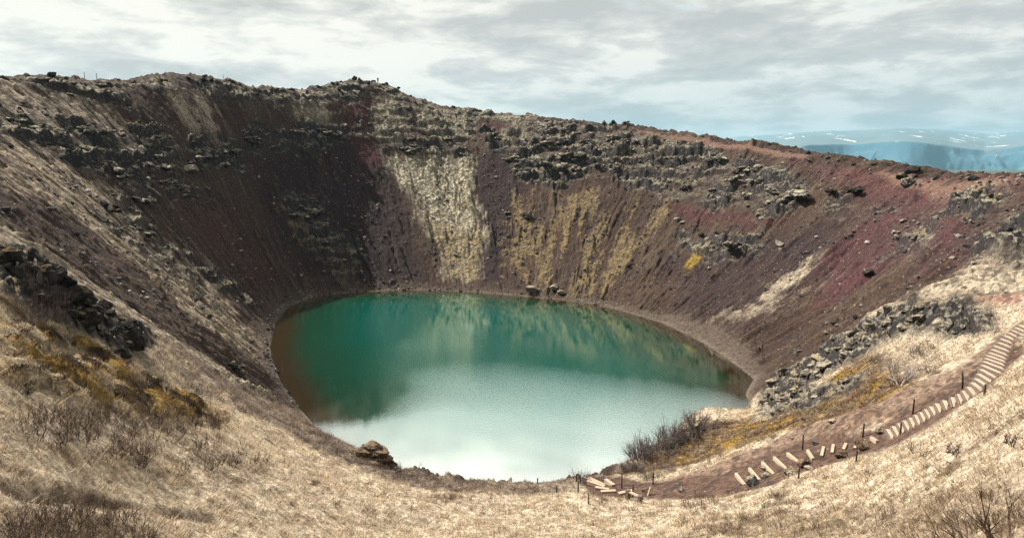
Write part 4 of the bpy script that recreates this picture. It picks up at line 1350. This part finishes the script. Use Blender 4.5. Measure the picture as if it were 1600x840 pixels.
# staircase climbing the slope on the right
ST = [((582, 760), (630, 795)), ((612, 745), (658, 780)), ((640, 730), (684, 765)), ((666, 716), (712, 750)), ((693, 702), (740, 736)), ((722, 689), (768, 722)),
      ((748, 675), (795, 707)), ((773, 660), (820, 693)), ((798, 646), (848, 678)), ((822, 630), (872, 663)), ((848, 615), (900, 645)),
      ((908, 597), (960, 628)), ((935, 581), (985, 612)), ((958, 566), (1010, 600)), ((982, 550), (1032, 583)),
      ((1015, 530), (1115, 545)), ((1025, 513), (1125, 527)), ((1035, 497), (1132, 511)), ((1048, 480), (1143, 492)),
      ((1080, 447), (1172, 459)), ((1089, 430), (1181, 442)), ((1099, 412), (1190, 426)), ((1108, 395), (1199, 410)), ((1118, 378), (1208, 393)), ((1128, 362), (1216, 377)), ((1140, 345), (1228, 357)),
      ((1162, 325), (1250, 338)), ((1171, 308), (1257, 320)), ((1182, 290), (1266, 303)), ((1212, 272), (1275, 292)), ((1232, 260), (1288, 278)), ((1250, 247), (1300, 262)), ((1270, 233), (1312, 247))]
st_pts = []
for (a, b) in ST:
    A_ = ray_hit(1200 + a[0] / 3.23, 440 + a[1] / 3.23 + 1.5); B_ = ray_hit(1200 + b[0] / 3.23, 440 + b[1] / 3.23 + 1.5)
    st_pts.append([A_, B_])
# even the run out: positions smoothed along the flight, both ends level
mid = np.array([((a + b) / 2)[:] for a, b in st_pts])
ms = mid.copy()
for _ in range(2):
    ms[1:-1] = .5 * ms[1:-1] + .25 * (ms[:-2] + ms[2:])
zc = np.maximum.accumulate(ms[:, 2] + .14)
for i in range(1, len(zc)):
    zc[i] = max(zc[i], zc[i - 1] + .09)
stair = empty('staircase', tuple(ms[0]))
O0 = Vector(ms[0])
for i, (a, b) in enumerate(st_pts):
    d = (b - a); d.z = 0
    W_ = 1.75
    d.normalize()
    nxt = Vector(ms[min(i + 1, len(ms) - 1)]) - Vector(ms[max(i - 1, 0)]); nxt.z = 0; nxt.normalize()
    # keep the step square to the way it climbs, halfway between both readings
    side = Vector((nxt.y, -nxt.x, 0)) if True else d
    if side.dot(d) < 0:
        side = -side
    sdv = (side * .15 + d * .85).normalized()
    up = Vector((-sdv.y, sdv.x, 0))
    if up.dot(nxt) < 0:
        up = -up
    c = Vector((ms[i][0], ms[i][1], zc[i]))
    Mx = Matrix((sdv, up, Vector((0, 0, 1)) * (1 if sdv.cross(up).z > 0 else 1))).transposed().to_4x4()
    gap = (Vector(ms[min(i + 1, len(ms) - 1)]) - Vector(ms[i])); gap.z = 0
    run = min(max(gap.length, .28), 1.5) if i < len(ms) - 1 else .35
    mb = MB()
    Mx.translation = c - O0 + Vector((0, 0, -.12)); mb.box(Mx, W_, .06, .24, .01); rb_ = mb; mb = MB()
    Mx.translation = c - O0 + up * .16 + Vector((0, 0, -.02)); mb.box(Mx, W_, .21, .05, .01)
    s_o = mb.build('step', M_wood, stair); rb_.build('riser', M_wood_old_and_shade, s_o)  # risers take the dark timber to stand in for their shade
    # cinder fill behind each riser and the dark side board
    mb = MB(); Mx.translation = c - O0 + up * (run / 2 + .04) + Vector((0, 0, -.26)); mb.box(Mx, W_ - .04, run, .40, .01)
    mb.build('fill', simple_mat('cinder fill', (.10, .055, .045), (.16, .09, .07), 9) if i == 0 else bpy.data.materials['cinder fill'], s_o)
tag(stair, 'long wooden staircase with landings climbing the grassy slope on the right', 'staircase')
print('path furniture', round(time.time() - T0, 1))


# ------------------------------------------------------------------ leafless shrubs
def twig_mesh(name, seed, stems, height_, spread, mat, thick=.012, fork=3, upright=.8, wob=.22, twigs=3):
    r = random.Random(seed)
    mb = MB()
    def grow(p, d, L, rad, lev):
        n_ = 4 if lev < 2 else 3
        pp = [p.copy()]; dd = d.copy()
        for k in range(n_):
            dd = (dd + Vector((r.gauss(0, wob), r.gauss(0, wob), r.gauss(0, wob * .5) + .06 * upright))).normalized()
            pp.append(pp[-1] + dd * L / n_)
        rr = [rad * (1 - .65 * k / n_) for k in range(n_ + 1)]
        mb.tube(pp, rr, 3, False)
        if lev < fork:
            for k in range(r.randint(twigs - 1, twigs + 1)):
                i = r.randint(1, n_)
                q = pp[i]
                nd = (dd + Vector((r.gauss(0, .55), r.gauss(0, .55), r.gauss(.1, .25)))).normalized()
                grow(q, nd, L * r.uniform(.4, .7), rr[i] * .7, lev + 1)
    for s_ in range(stems):
        a = r.uniform(0, 6.283); q = r.random() ** .6 * spread
        p = Vector((math.cos(a) * q * .6, math.sin(a) * q * .6, -.12))
        d = Vector((math.cos(a) * q / max(spread, .01) * (1.2 - upright), math.sin(a) * q / max(spread, .01) * (1.2 - upright), 1)).normalized()
        grow(p, d, height_ * r.uniform(.5, 1.0) * .62, thick * r.uniform(.8, 1.3), 1)
    me = bpy.data.meshes.new(name)
    me.from_pydata([v[:] for v in mb.v], [], mb.f); me.materials.append(mat)
    return me


WHIP = [twig_mesh('bare_shrub', 10 + i, 10, 1.2, .75, M_twig, .0165, 3, .6) for i in range(6)]
GREY = [twig_mesh('willow_bush', 30 + i, 14, 1.5, 1.0, M_twig_g, .016, 3, .65) for i in range(5)]
LOW = [twig_mesh('heather_clump', 50 + i, 34, .5, .75, M_heath, .016, 3, .1, .3) for i in range(4)]
BIG = [twig_mesh('bare_shrub', 70 + i, 8, 2.4, 1.3, M_twig, .030, 4, .35, .16) for i in range(2)]


def plant(lib, name, px, py, scale, lab, grp=None, cat='shrub', jitter=True):
    p = ray_hit(px, py) if not isinstance(px, Vector) else px
    o = bpy.data.objects.new(name, random.choice(lib))
    o.location = p; k = scale * random.uniform(.8, 1.2)
    o.scale = (k, k, k * random.uniform(.85, 1.2)); o.rotation_euler = (random.uniform(-.12, .12), random.uniform(-.1, .15), random.uniform(0, 6.28))
    col.objects.link(o); tag(o, lab, cat, grp)
    return o


def in_pix(poly, n_):
    """random points in a screen polygon, later dropped on to the land"""
    poly = np.array(poly, float); out = []
    x0, y0 = poly.min(0); x1, y1 = poly.max(0)
    while len(out) < n_:
        x = rng.uniform(x0, x1, 200); y = rng.uniform(y0, y1, 200)
        ins = np.zeros(200, bool)
        for (ax, ay), (bx_, by) in zip(poly, np.roll(poly, -1, 0)):
            ins ^= ((ay > y) != (by > y)) & (x < (bx_ - ax) * (y - ay) / ((by - ay) or 1e-9) + ax)
        out += list(zip(x[ins], y[ins]))
    return out[:n_]


def drop(q, dmin=8.0):
    x = []; 
    for (px, py) in q:
        x.append(hit(px, py, dmin))
    x = np.array(x); z = height(x[:, 0], x[:, 1])
    return [Vector((a, b, c)) for (a, b), c in zip(x, z)]


def thicket(lib, name, poly, n_, s0, lab, grp, cat='shrub'):
    q = [p for p in drop(in_pix(poly, n_ * 3)) if p.z > 1.2 and math.hypot(p.x, p.y) < 90][:n_]
    for p in q:
        plant(lib, name, p, 0, s0, lab, grp, cat)


thicket(WHIP, 'bare_shrub', [(0, 785), (120, 795), (210, 805), (240, 850), (120, 900), (0, 900)], 85, .85, 'dark upright twigs of a leafless shrub in the dense patch at the bottom left corner', 'shrubs of the bottom left patch')
thicket(WHIP, 'bare_shrub', [(30, 655), (200, 650), (330, 668), (400, 710), (420, 735), (250, 740), (120, 715), (40, 690)], 105, .9, 'brown leafless shrub in the wide band across the grass slope on the left', 'shrubs of the band on the left slope')
thicket(WHIP, 'bare_shrub', [(1200, 830), (1330, 800), (1450, 780), (1600, 740), (1620, 880), (1200, 880)], 40, .6, 'low brown shrub in the scrub at the bottom right corner', 'shrubs of the bottom right scrub')
thicket(WHIP, 'bare_shrub', [(1060, 790), (1110, 775), (1120, 800), (1080, 805)], 7, .7, 'leafless shrub standing in the grass below the flat red path', 'shrubs below the flat path')
thicket(WHIP, 'bare_shrub', [(1180, 790), (1240, 775), (1240, 800), (1200, 805)], 6, .55, 'leafless shrub in the grass below the timber steps', 'shrubs below the timber steps')
thicket(WHIP, 'bare_shrub', [(300, 720), (420, 730), (640, 765), (900, 780), (1250, 780), (1250, 800), (600, 830), (300, 800)], 48, .40, 'small wispy shrub scattered on the open grass in the middle', 'wispy shrubs on the open grass')
thicket(GREY, 'willow_bush', [(240, 540), (330, 595), (430, 650), (420, 665), (330, 625), (230, 570)], 50, .62, 'grey leafless willow in the thicket along the crest of the left rib', 'willows along the left rib')
thicket(GREY, 'willow_bush', [(470, 660), (540, 700), (640, 738), (700, 752), (640, 755), (560, 730), (470, 690)], 75, .55, 'grey brown willow on the near left bank above the water', 'willows on the near left bank')
thicket(GREY, 'willow_bush', [(890, 756), (930, 748), (985, 730), (1000, 740), (960, 750), (900, 760)], 20, 1.0, 'grey willow in the row over the water left of the tall bush', 'willows over the water by the rope')
thicket(GREY, 'willow_bush', [(990, 716), (1040, 698), (1100, 668), (1110, 664), (1100, 676), (1040, 706), (995, 724)], 30, 1.7, 'tall bare willow in the thicket rising against the lake on the right bank', 'tall willows against the lake')
thicket(GREY, 'willow_bush', [(960, 750), (1060, 720), (1080, 735), (980, 755)], 22, .55, 'low grey willow on the dirt bank above the bench', 'low willows above the bench')
thicket(GREY, 'willow_bush', [(0, 440), (60, 450), (100, 500), (60, 520), (0, 510)], 22, .9, 'tangled grey willow growing under the dark outcrop at the left edge', 'willows under the dark outcrop')
thicket(GREY, 'willow_bush', [(1370, 560), (1460, 545), (1490, 590), (1400, 610)], 16, .75, 'grey bush in the hollow around the white birch', 'bushes around the birch')
thicket(GREY, 'willow_bush', [(1520, 510), (1570, 490), (1580, 510), (1540, 525)], 8, .7, 'dark grey bush between the lava mound and the top of the stairs', 'bushes at the top of the stairs')
thicket(GREY, 'willow_bush', [(1180, 600), (1210, 570), (1215, 600), (1190, 620)], 10, .6, 'pale grey bush at the corner of the lake below the lava mound', 'bushes at the lake corner')
thicket(LOW, 'heather_clump', [(20, 500), (200, 575), (340, 640), (330, 668), (150, 640), (0, 610)], 64, .8, 'dark tangled heather clump among the golden mounds on the left', 'heather among the golden mounds', 'heather')
thicket(LOW, 'heather_clump', [(1020, 722), (1190, 670), (1330, 630), (1450, 560), (1440, 590), (1330, 650), (1190, 695), (1080, 722)], 44, .55, 'dark brown heather clump on the mossy bank above the dirt', 'heather on the mossy bank', 'heather')
thicket(LOW, 'heather_clump', [(400, 700), (900, 775), (1400, 760), (1600, 640), (1600, 700), (1400, 820), (800, 830), (300, 810)], 170, .26, 'small dark tuft dotted over the pale grass slope', 'dark tufts on the grass', 'heather')
for (px, py, s_, lab) in ((1500, 706, 1.0, 'dark domed heather bush on the grass right of the path bend'), (1362, 740, .75, 'dark flat heather bush on the grass below the large tan block'),
                          (1590, 690, 1.1, 'dark bush at the right edge above the bare branches'), (578, 764, .45, 'dark little clump alone on the grass left of centre'),
                          (836, 770, .8, 'grey brown low bush behind the small stakes')):
    o = plant(LOW, 'heather_clump', px, py, s_, lab, None, 'heather'); o.scale.z *= 1.3
for (px, py, s_, lab) in ((1592, 862, 1.35, 'large leafless bush spreading bare branches into the bottom right corner'), (1530, 872, .85, 'tall bare branches just left of the large bush at bottom right'),
                          (922, 850, .42, 'dark forked twigs sticking up at the bottom edge right of centre'), (975, 850, .36, 'second forked twig bush at the bottom edge, right of the first'),
                          (1118, 845, .34, 'single thin bare sapling at the bottom edge below the bench')):
    x, y = hit(px, py, 6.0); p = Vector((x, y, float(height(x, y)[0])))
    plant(BIG, 'bare_shrub', p, 0, s_, lab)
plant(BIG, 'bare_shrub', 1435, 708, .5, 'dark bare shrub at the grass edge under the lower stair flight')
plant(GREY, 'willow_bush', 645, 743, 1.1, 'lone taller willow on the bank right of the jutting rock stack')
plant(GREY, 'willow_bush', 725, 759, .8, 'arching willow leaning over the bright water edge')


def birch(px, py, k, lab):
    p = ray_hit(px, py)
    root = empty('birch_tree', p)
    r = random.Random(px)
    tr = MB(); tw = MB()
    def limb(q, d, L, rad, lev):
        pts_ = [q.copy()]
        for i in range(5):
            d = (d + Vector((r.gauss(0, .22), r.gauss(0, .22), r.gauss(.05, .12)))).normalized(); pts_.append(pts_[-1] + d * L / 5)
        rr = [rad * (1 - .14 * i) for i in range(6)]
        (tr if lev < 2 else tw).tube(pts_, rr, 5 if lev < 2 else 3, False)
        if lev < 4:
            for _ in range(3 if lev else 5):
                i = r.randint(2, 5)
                limb(pts_[i], (d + Vector((r.gauss(0, .7), r.gauss(0, .7), r.gauss(.1, .3)))).normalized(), L * r.uniform(.5, .75), rr[i] * .6, lev + 1)
    for a in range(3):
        limb(Vector((0, 0, -.2)), Vector((r.gauss(0, .4), r.gauss(0, .4), 1)).normalized(), 1.1 * k, .06 * k, 0)
    tr.build('trunk', M_birch, root); tw.build('crown', M_twig_g, root)
    tag(root, lab, 'tree')


birch(1406, 604, 1.25, 'small white stemmed birch with bare crooked branches in the hollow on the right')
birch(706, 758, .55, 'tiny crooked birch with a pale stem leaning over the near shore')
print('shrubs', round(time.time() - T0, 1))


# ------------------------------------------------------------------ dead grass
def grass_field():
    N = 330000
    az_ = np.radians(rng.uniform(-39, 39, N))
    D = 10 + 65 * rng.random(N) ** .85
    x = np.sin(az_) * D; y = np.cos(az_) * D
    out = [terrain(x[i:i + 60000], y[i:i + 60000]) for i in range(0, N, 60000)]
    z, c, rock, grass, moss = [np.concatenate(o) for o in list(zip(*out))[:5]]
    clump = fbm(x * .8, y * .8, 131, 3)
    ok = (grass + moss * .5 > rng.random(N) * .9 + .08) & (z > .5) & (rng.random(N) < .55 + .9 * clump)
    x, y, z, c, D, clump = x[ok], y[ok], z[ok], c[ok], D[ok], clump[ok]
    n_ = len(x); B = 3
    gx_ = bil(GDX, x, y); gy_ = bil(GDY, x, y); gl = np.hypot(gx_, gy_) + .1
    dirx, diry = -gx_ / gl, -gy_ / gl                                # combed downhill by the winter
    h = (.05 + .10 * rng.random(n_)) * (1 + .9 * clump) * np.where(fbm(x * 1.6, y * 1.6, 161, 2) > .28, 2.1, 1.0)
    V = np.empty((n_, B, 3, 3), np.float32)
    for b in range(B):
        a = rng.uniform(0, 6.28, n_); wv = .006 + .012 * rng.random(n_) + D * .0002
        bx_ = x + rng.normal(0, .10, n_); by = y + rng.normal(0, .10, n_)
        V[:, b, 0] = np.stack([bx_ - np.cos(a) * wv, by - np.sin(a) * wv, z - .05], 1)
        V[:, b, 1] = np.stack([bx_ + np.cos(a) * wv, by + np.sin(a) * wv, z - .05], 1)
        k = rng.uniform(-.2, 1.3, n_)
        V[:, b, 2] = np.stack([bx_ + (dirx * k + rng.normal(0, .55, n_)) * h, by + (diry * k + rng.normal(0, .55, n_)) * h, z + h * rng.uniform(.45, 1.1, n_)], 1)
    me = bpy.data.meshes.new('grass')
    nv = n_ * B * 3
    me.vertices.add(nv); me.loops.add(nv); me.polygons.add(n_ * B)
    me.vertices.foreach_set('co', V.ravel())
    me.loops.foreach_set('vertex_index', np.arange(nv, dtype=np.int32))
    me.polygons.foreach_set('loop_start', np.arange(0, nv, 3, dtype=np.int32))
    me.update(calc_edges=True)
    k = (rng.uniform(.6, 1.5, (n_, B, 1)) * np.ones((1, 1, 3))).astype(np.float32)
    cc = np.clip(c[:, None, :] * k * np.array([1.02, .99, .96]), .01, .85)
    dk = rng.random((n_, B, 1)) < .14  # a share of blades is darkened to stand in for thin shadow specks
    cc = np.where(dk, cc * .35, cc)
    cc = np.repeat(cc[:, :, None, :], 3, 2).reshape(-1, 3)
    a = me.attributes.new('tint', 'FLOAT_COLOR', 'POINT')
    a.data.foreach_set('color', np.hstack([cc, np.ones((nv, 1))]).astype(np.float32).ravel())
    m, t = new_mat('dead grass blades')
    tint = t.n('ShaderNodeAttribute', attribute_name='tint').outputs['Color']
    d1 = t.n('ShaderNodeBsdfDiffuse', {'Color': tint}); d2 = t.n('ShaderNodeBsdfTranslucent', {'Color': tint})
    mx = t.n('ShaderNodeMixShader', {0: .3, 1: d1.outputs[0], 2: d2.outputs[0]})
    t.t.links.new(mx.outputs[0], t.n('ShaderNodeOutputMaterial').inputs[0])
    me.materials.append(m)
    o = bpy.data.objects.new('grass', me); col.objects.link(o)
    tag(o, 'pale dead grass covering the near slopes', 'grass', kind='stuff')


grass_field()
print('grass', round(time.time() - T0, 1))


# ------------------------------------------------------------------ the walker on the rim
def skin(name, verts, edges, radii, mat, parent, sub=1):
    me = bpy.data.meshes.new(name); me.from_pydata(verts, edges, [])
    me.materials.append(mat)
    o = bpy.data.objects.new(name, me); col.objects.link(o); o.parent = parent
    o.modifiers.new('skin', 'SKIN')
    for v, r_ in zip(me.skin_vertices[0].data, radii):
        v.radius = r_ if isinstance(r_, tuple) else (r_, r_)
    me.skin_vertices[0].data[0].use_root = True
    s_ = o.modifiers.new('sub', 'SUBSURF'); s_.levels = sub; s_.render_levels = sub
    return o


def person():
    d = ray(590.5, 128); hx = math.hypot(d[0], d[1]); D = np.arange(205, 250, .25)
    zt = height(d[0] / hx * D, d[1] / hx * D); i = int(np.argmax((zt - CAMZ) / D))
    root = empty('person', (d[0] / hx * D[i], d[1] / hx * D[i], float(zt[i]) - .02), .5)
    sk = simple_mat('skin', (.42, .27, .20), (.46, .30, .23), 8, .6, 0)
    jk = simple_mat('grey brown jacket', (.075, .055, .05), (.12, .09, .08), 8, .9, .1)
    tr = simple_mat('dark trousers', (.018, .018, .022), (.03, .03, .035), 8, .9, .1)
    hr = simple_mat('dark hair', (.02, .014, .01), (.04, .028, .02), 30, .6, .1)
    bt = simple_mat('tan boots', (.20, .15, .11), (.26, .2, .15), 10, .8, .1)
    P0 = [(0, 0, .98), (0, 0, 1.15), (0, -.01, 1.32), (0, -.01, 1.44), (0, 0, 1.53), (0, .02, 1.62), (0, .02, 1.72),
          (.19, 0, 1.41), (.27, .02, 1.15), (.22, .17, .98), (.20, .24, .95), (-.19, 0, 1.41), (-.27, .02, 1.15), (-.22, .17, .98), (-.20, .24, .95),
          (.10, 0, .93), (.12, .03, .50), (.13, 0, .09), (.13, .16, .04), (-.10, 0, .93), (-.12, .05, .50), (-.13, .02, .09), (-.13, .18, .04)]
    E0 = [(0, 1), (1, 2), (2, 3), (3, 4), (4, 5), (5, 6), (3, 7), (7, 8), (8, 9), (9, 10), (3, 11), (11, 12), (12, 13), (13, 14), (0, 15), (15, 16), (16, 17), (17, 18), (0, 19), (19, 20), (20, 21), (21, 22)]
    R0 = [(.15, .11), (.14, .10), (.16, .11), (.12, .09), .055, .095, .085, .06, .045, .035, .035, .06, .045, .035, .035, .09, .06, .045, .04, .09, .06, .045, .04]
    skin('body', P0, E0, R0, sk, root)
    jr = [(.175, .135), (.165, .125), (.185, .135), (.14, .11), .075, .058, .045, .075, .058, .045]
    skin('jacket', [P0[0], P0[1], P0[2], P0[3], P0[7], P0[8], P0[9], P0[11], P0[12], P0[13]], [(0, 1), (1, 2), (2, 3), (3, 4), (4, 5), (5, 6), (3, 7), (7, 8), (8, 9)],
         [(.175, .135), (.165, .125), (.185, .135), (.12, .10), .08, .062, .048, .08, .062, .048], jk, root)
    skin('trousers', [P0[0], P0[15], P0[16], (.13, 0, .16), P0[19], P0[20], (-.13, .02, .16)], [(0, 1), (1, 2), (2, 3), (0, 4), (4, 5), (5, 6)],
         [(.165, .125), .11, .08, .065, .11, .08, .065], tr, root)
    for s_ in (17, 21):
        a = P0[s_]; b = P0[s_ + 1]
        skin('boot', [(a[0], a[1] - .02, .16), (a[0], a[1] - .02, .06), (b[0], b[1] + .02, .05)], [(0, 1), (1, 2)], [.062, .062, .052], bt, root)
    skin('hair', [(0, -.01, 1.64), (0, 0, 1.74)], [(0, 1)], [(.098, .09), (.09, .09)], hr, root)
    tag(root, 'lone walker in a dark jacket standing on the highest point of the far rim', 'person')


person()

LM = [(590, 122, 'walker on the rim'), (680, 330, 'big pale moss patch'), (1228, 306, 'largest lava block'), (868, 262, 'tall crag'), (832, 456, 'pale shore boulders'),
      (1088, 400, 'yellow moss patch'), (1415, 280, 'small dark rim rocks'), (318, 252, 'short ledge on the left wall'), (490, 335, 'mossy boulder pile'),
      (290, 117, 'highest crag of the left rim'), (150, 125, 'rim cap at far left'), (60, 210, 'cliff band left end'), (172, 330, 'dark square crag'),
      (425, 545, 'left lake end'), (1178, 595, 'right lake corner'), (640, 190, 'mossy ribs below the summit'), (830, 360, 'ochre strips'),
      (960, 400, 'rightmost ochre strip'), (1000, 235, 'rock band middle'), (1120, 270, 'rock band right part'), (1215, 440, 'straw streak on the right wall'),
      (1540, 330, 'crags on the right shoulder'), (1406, 590, 'white birch'), (1500, 470, 'red terrace'), (990, 775, 'bench'), (1200, 735, 'timber steps'), (1340, 700, 'large tan block'),
      (1540, 590, 'stair turn'), (583, 700, 'jutting rock stack'), (120, 470, 'dark outcrop'), (240, 525, 'outcrop foot'), (150, 600, 'golden mounds'),
      (0, 820, 'bottom left corner'), (200, 820, 'bottom edge far left'), (60, 690, 'shrub band left end'), (200, 690, 'shrub band middle'), (330, 700, 'shrub band right end'),
      (1590, 800, 'bare branches at bottom right'), (1300, 820, 'bottom edge right half'), (800, 800, 'bottom edge at centre'), (500, 790, 'bottom edge left half'),
      (1500, 706, 'domed heather bush'), (1050, 670, 'tall willows'), (1150, 450, 'pale beach'), (1350, 400, 'lower red slope'), (450, 150, 'rim left of the summit'), (800, 180, 'rim right of the summit'), (1000, 198, 'rim path')]
SHORT = {'crags of the right-hand rock band': 'grey lava crag', 'crags of the left-hand cliff band': 'dark mossy lava crag', 'crags below the summit': 'grey green mossy crag',
         'crags on the right shoulder': 'dark lava crag', 'crags capping the left rim': 'brown grey crag', 'crags on the centre left scree': 'mossy scree crag', 'crags on the red slope': 'small red slope crag',
         'crags in the left scree': 'grey left scree crag', 'rocks along the rim skyline': 'small skyline rock', 'boulders on the scree': 'loose scree boulder',
         'lava blocks of the mound above the staircase': 'pale lichened mound block', 'blocks on the bank over the right shore': 'pale block on the right bank',
         'blocks of the low lava ridge': 'block of the low lava ridge', 'blocks of the dark outcrop': 'nearly black outcrop block',
         'shrubs of the bottom left patch': 'dark upright leafless twigs', 'shrubs of the band on the left slope': 'brown leafless shrub', 'shrubs of the bottom right scrub': 'low brown shrub',
         'wispy shrubs on the open grass': 'wispy small shrub', 'willows along the left rib': 'grey rib willow', 'willows on the near left bank': 'grey brown bank willow',
         'heather among the golden mounds': 'dark heather clump', 'heather on the mossy bank': 'brown heather clump on the bank', 'dark tufts on the grass': 'small dark tuft',
         'tall willows against the lake': 'tall bare willow against the lake', 'low willows above the bench': 'low grey willow on the dirt', 'willows under the dark outcrop': 'tangled grey willow',
         'bushes around the birch': 'grey hollow bush', 'willows over the water by the rope': 'grey willow over the water', 'bushes at the top of the stairs': 'dark grey bush',
         'bushes at the lake corner': 'pale grey bush', 'shrubs below the flat path': 'leafless grass shrub', 'shrubs below the timber steps': 'leafless grass shrub'}
NTH = ['leftmost', 'second from left', 'third from left', 'fourth from left', 'fifth from left', 'sixth from left', 'seventh from left', 'eighth from left', 'ninth from left']
LVL = ['top', 'upper', 'lower', 'bottom']


def refine_labels():
    sets = {}
    for o in sc.objects:
        if o.parent is None and o.get('group') in SHORT:
            v = Vector(o.location) - Vector((0, 0, CAMZ))
            f_ = v.y * cp - v.z * sp_; u_ = v.y * sp_ + v.z * cp
            px, py = 800 + v.x / f_ * FOC, 420 - u_ / f_ * FOC
            lx, ly, nm = min(LM, key=lambda l: math.hypot(l[0] - px, (l[1] - py) * 1.3))
            dx, dy = px - lx, py - ly
            side = 'beside' if math.hypot(dx, dy) < 12 else (('right of' if dx > 0 else 'left of') if abs(dx) > abs(dy) else ('below' if dy > 0 else 'above'))
            sets.setdefault((o['group'], side, nm), []).append((px, py, max(o.dimensions), o))
    for (g, side, nm), L in sets.items():
        base_ = '%s %s the %s' % (SHORT[g], side, nm)
        L.sort(key=lambda q: q[0])
        if len(L) == 1:
            L[0][3]['label'] = base_
            continue
        if len(L) <= 9:
            for k, q in enumerate(L):
                q[3]['label'] = ('rightmost' if k == len(L) - 1 else NTH[k]) + ' ' + base_
            continue
        L.sort(key=lambda q: q[1])
        nr = -(-len(L) // 9); per = -(-len(L) // nr)
        for r_ in range(nr):
            row = sorted(L[r_ * per:(r_ + 1) * per], key=lambda q: q[0])
            nmr = 'bottom row' if r_ == nr - 1 else ('top row', 'second row', 'third row', 'fourth row', 'fifth row')[min(r_, 4)]
            for k, q in enumerate(row):
                q[3]['label'] = NTH[min(k, 8)] + ' ' + base_ + ' ' + nmr


bpy.context.view_layer.update()
refine_labels()
for o in sc.objects:                                               # keep labels to sixteen words
    lb = o.get('label')
    while lb and len(lb.split()) > 16 and ' the ' in lb:
        i_ = lb.rindex(' the '); lb = lb[:i_] + ' ' + lb[i_ + 5:]
    if lb:
        o['label'] = lb
print('done', round(time.time() - T0, 1))
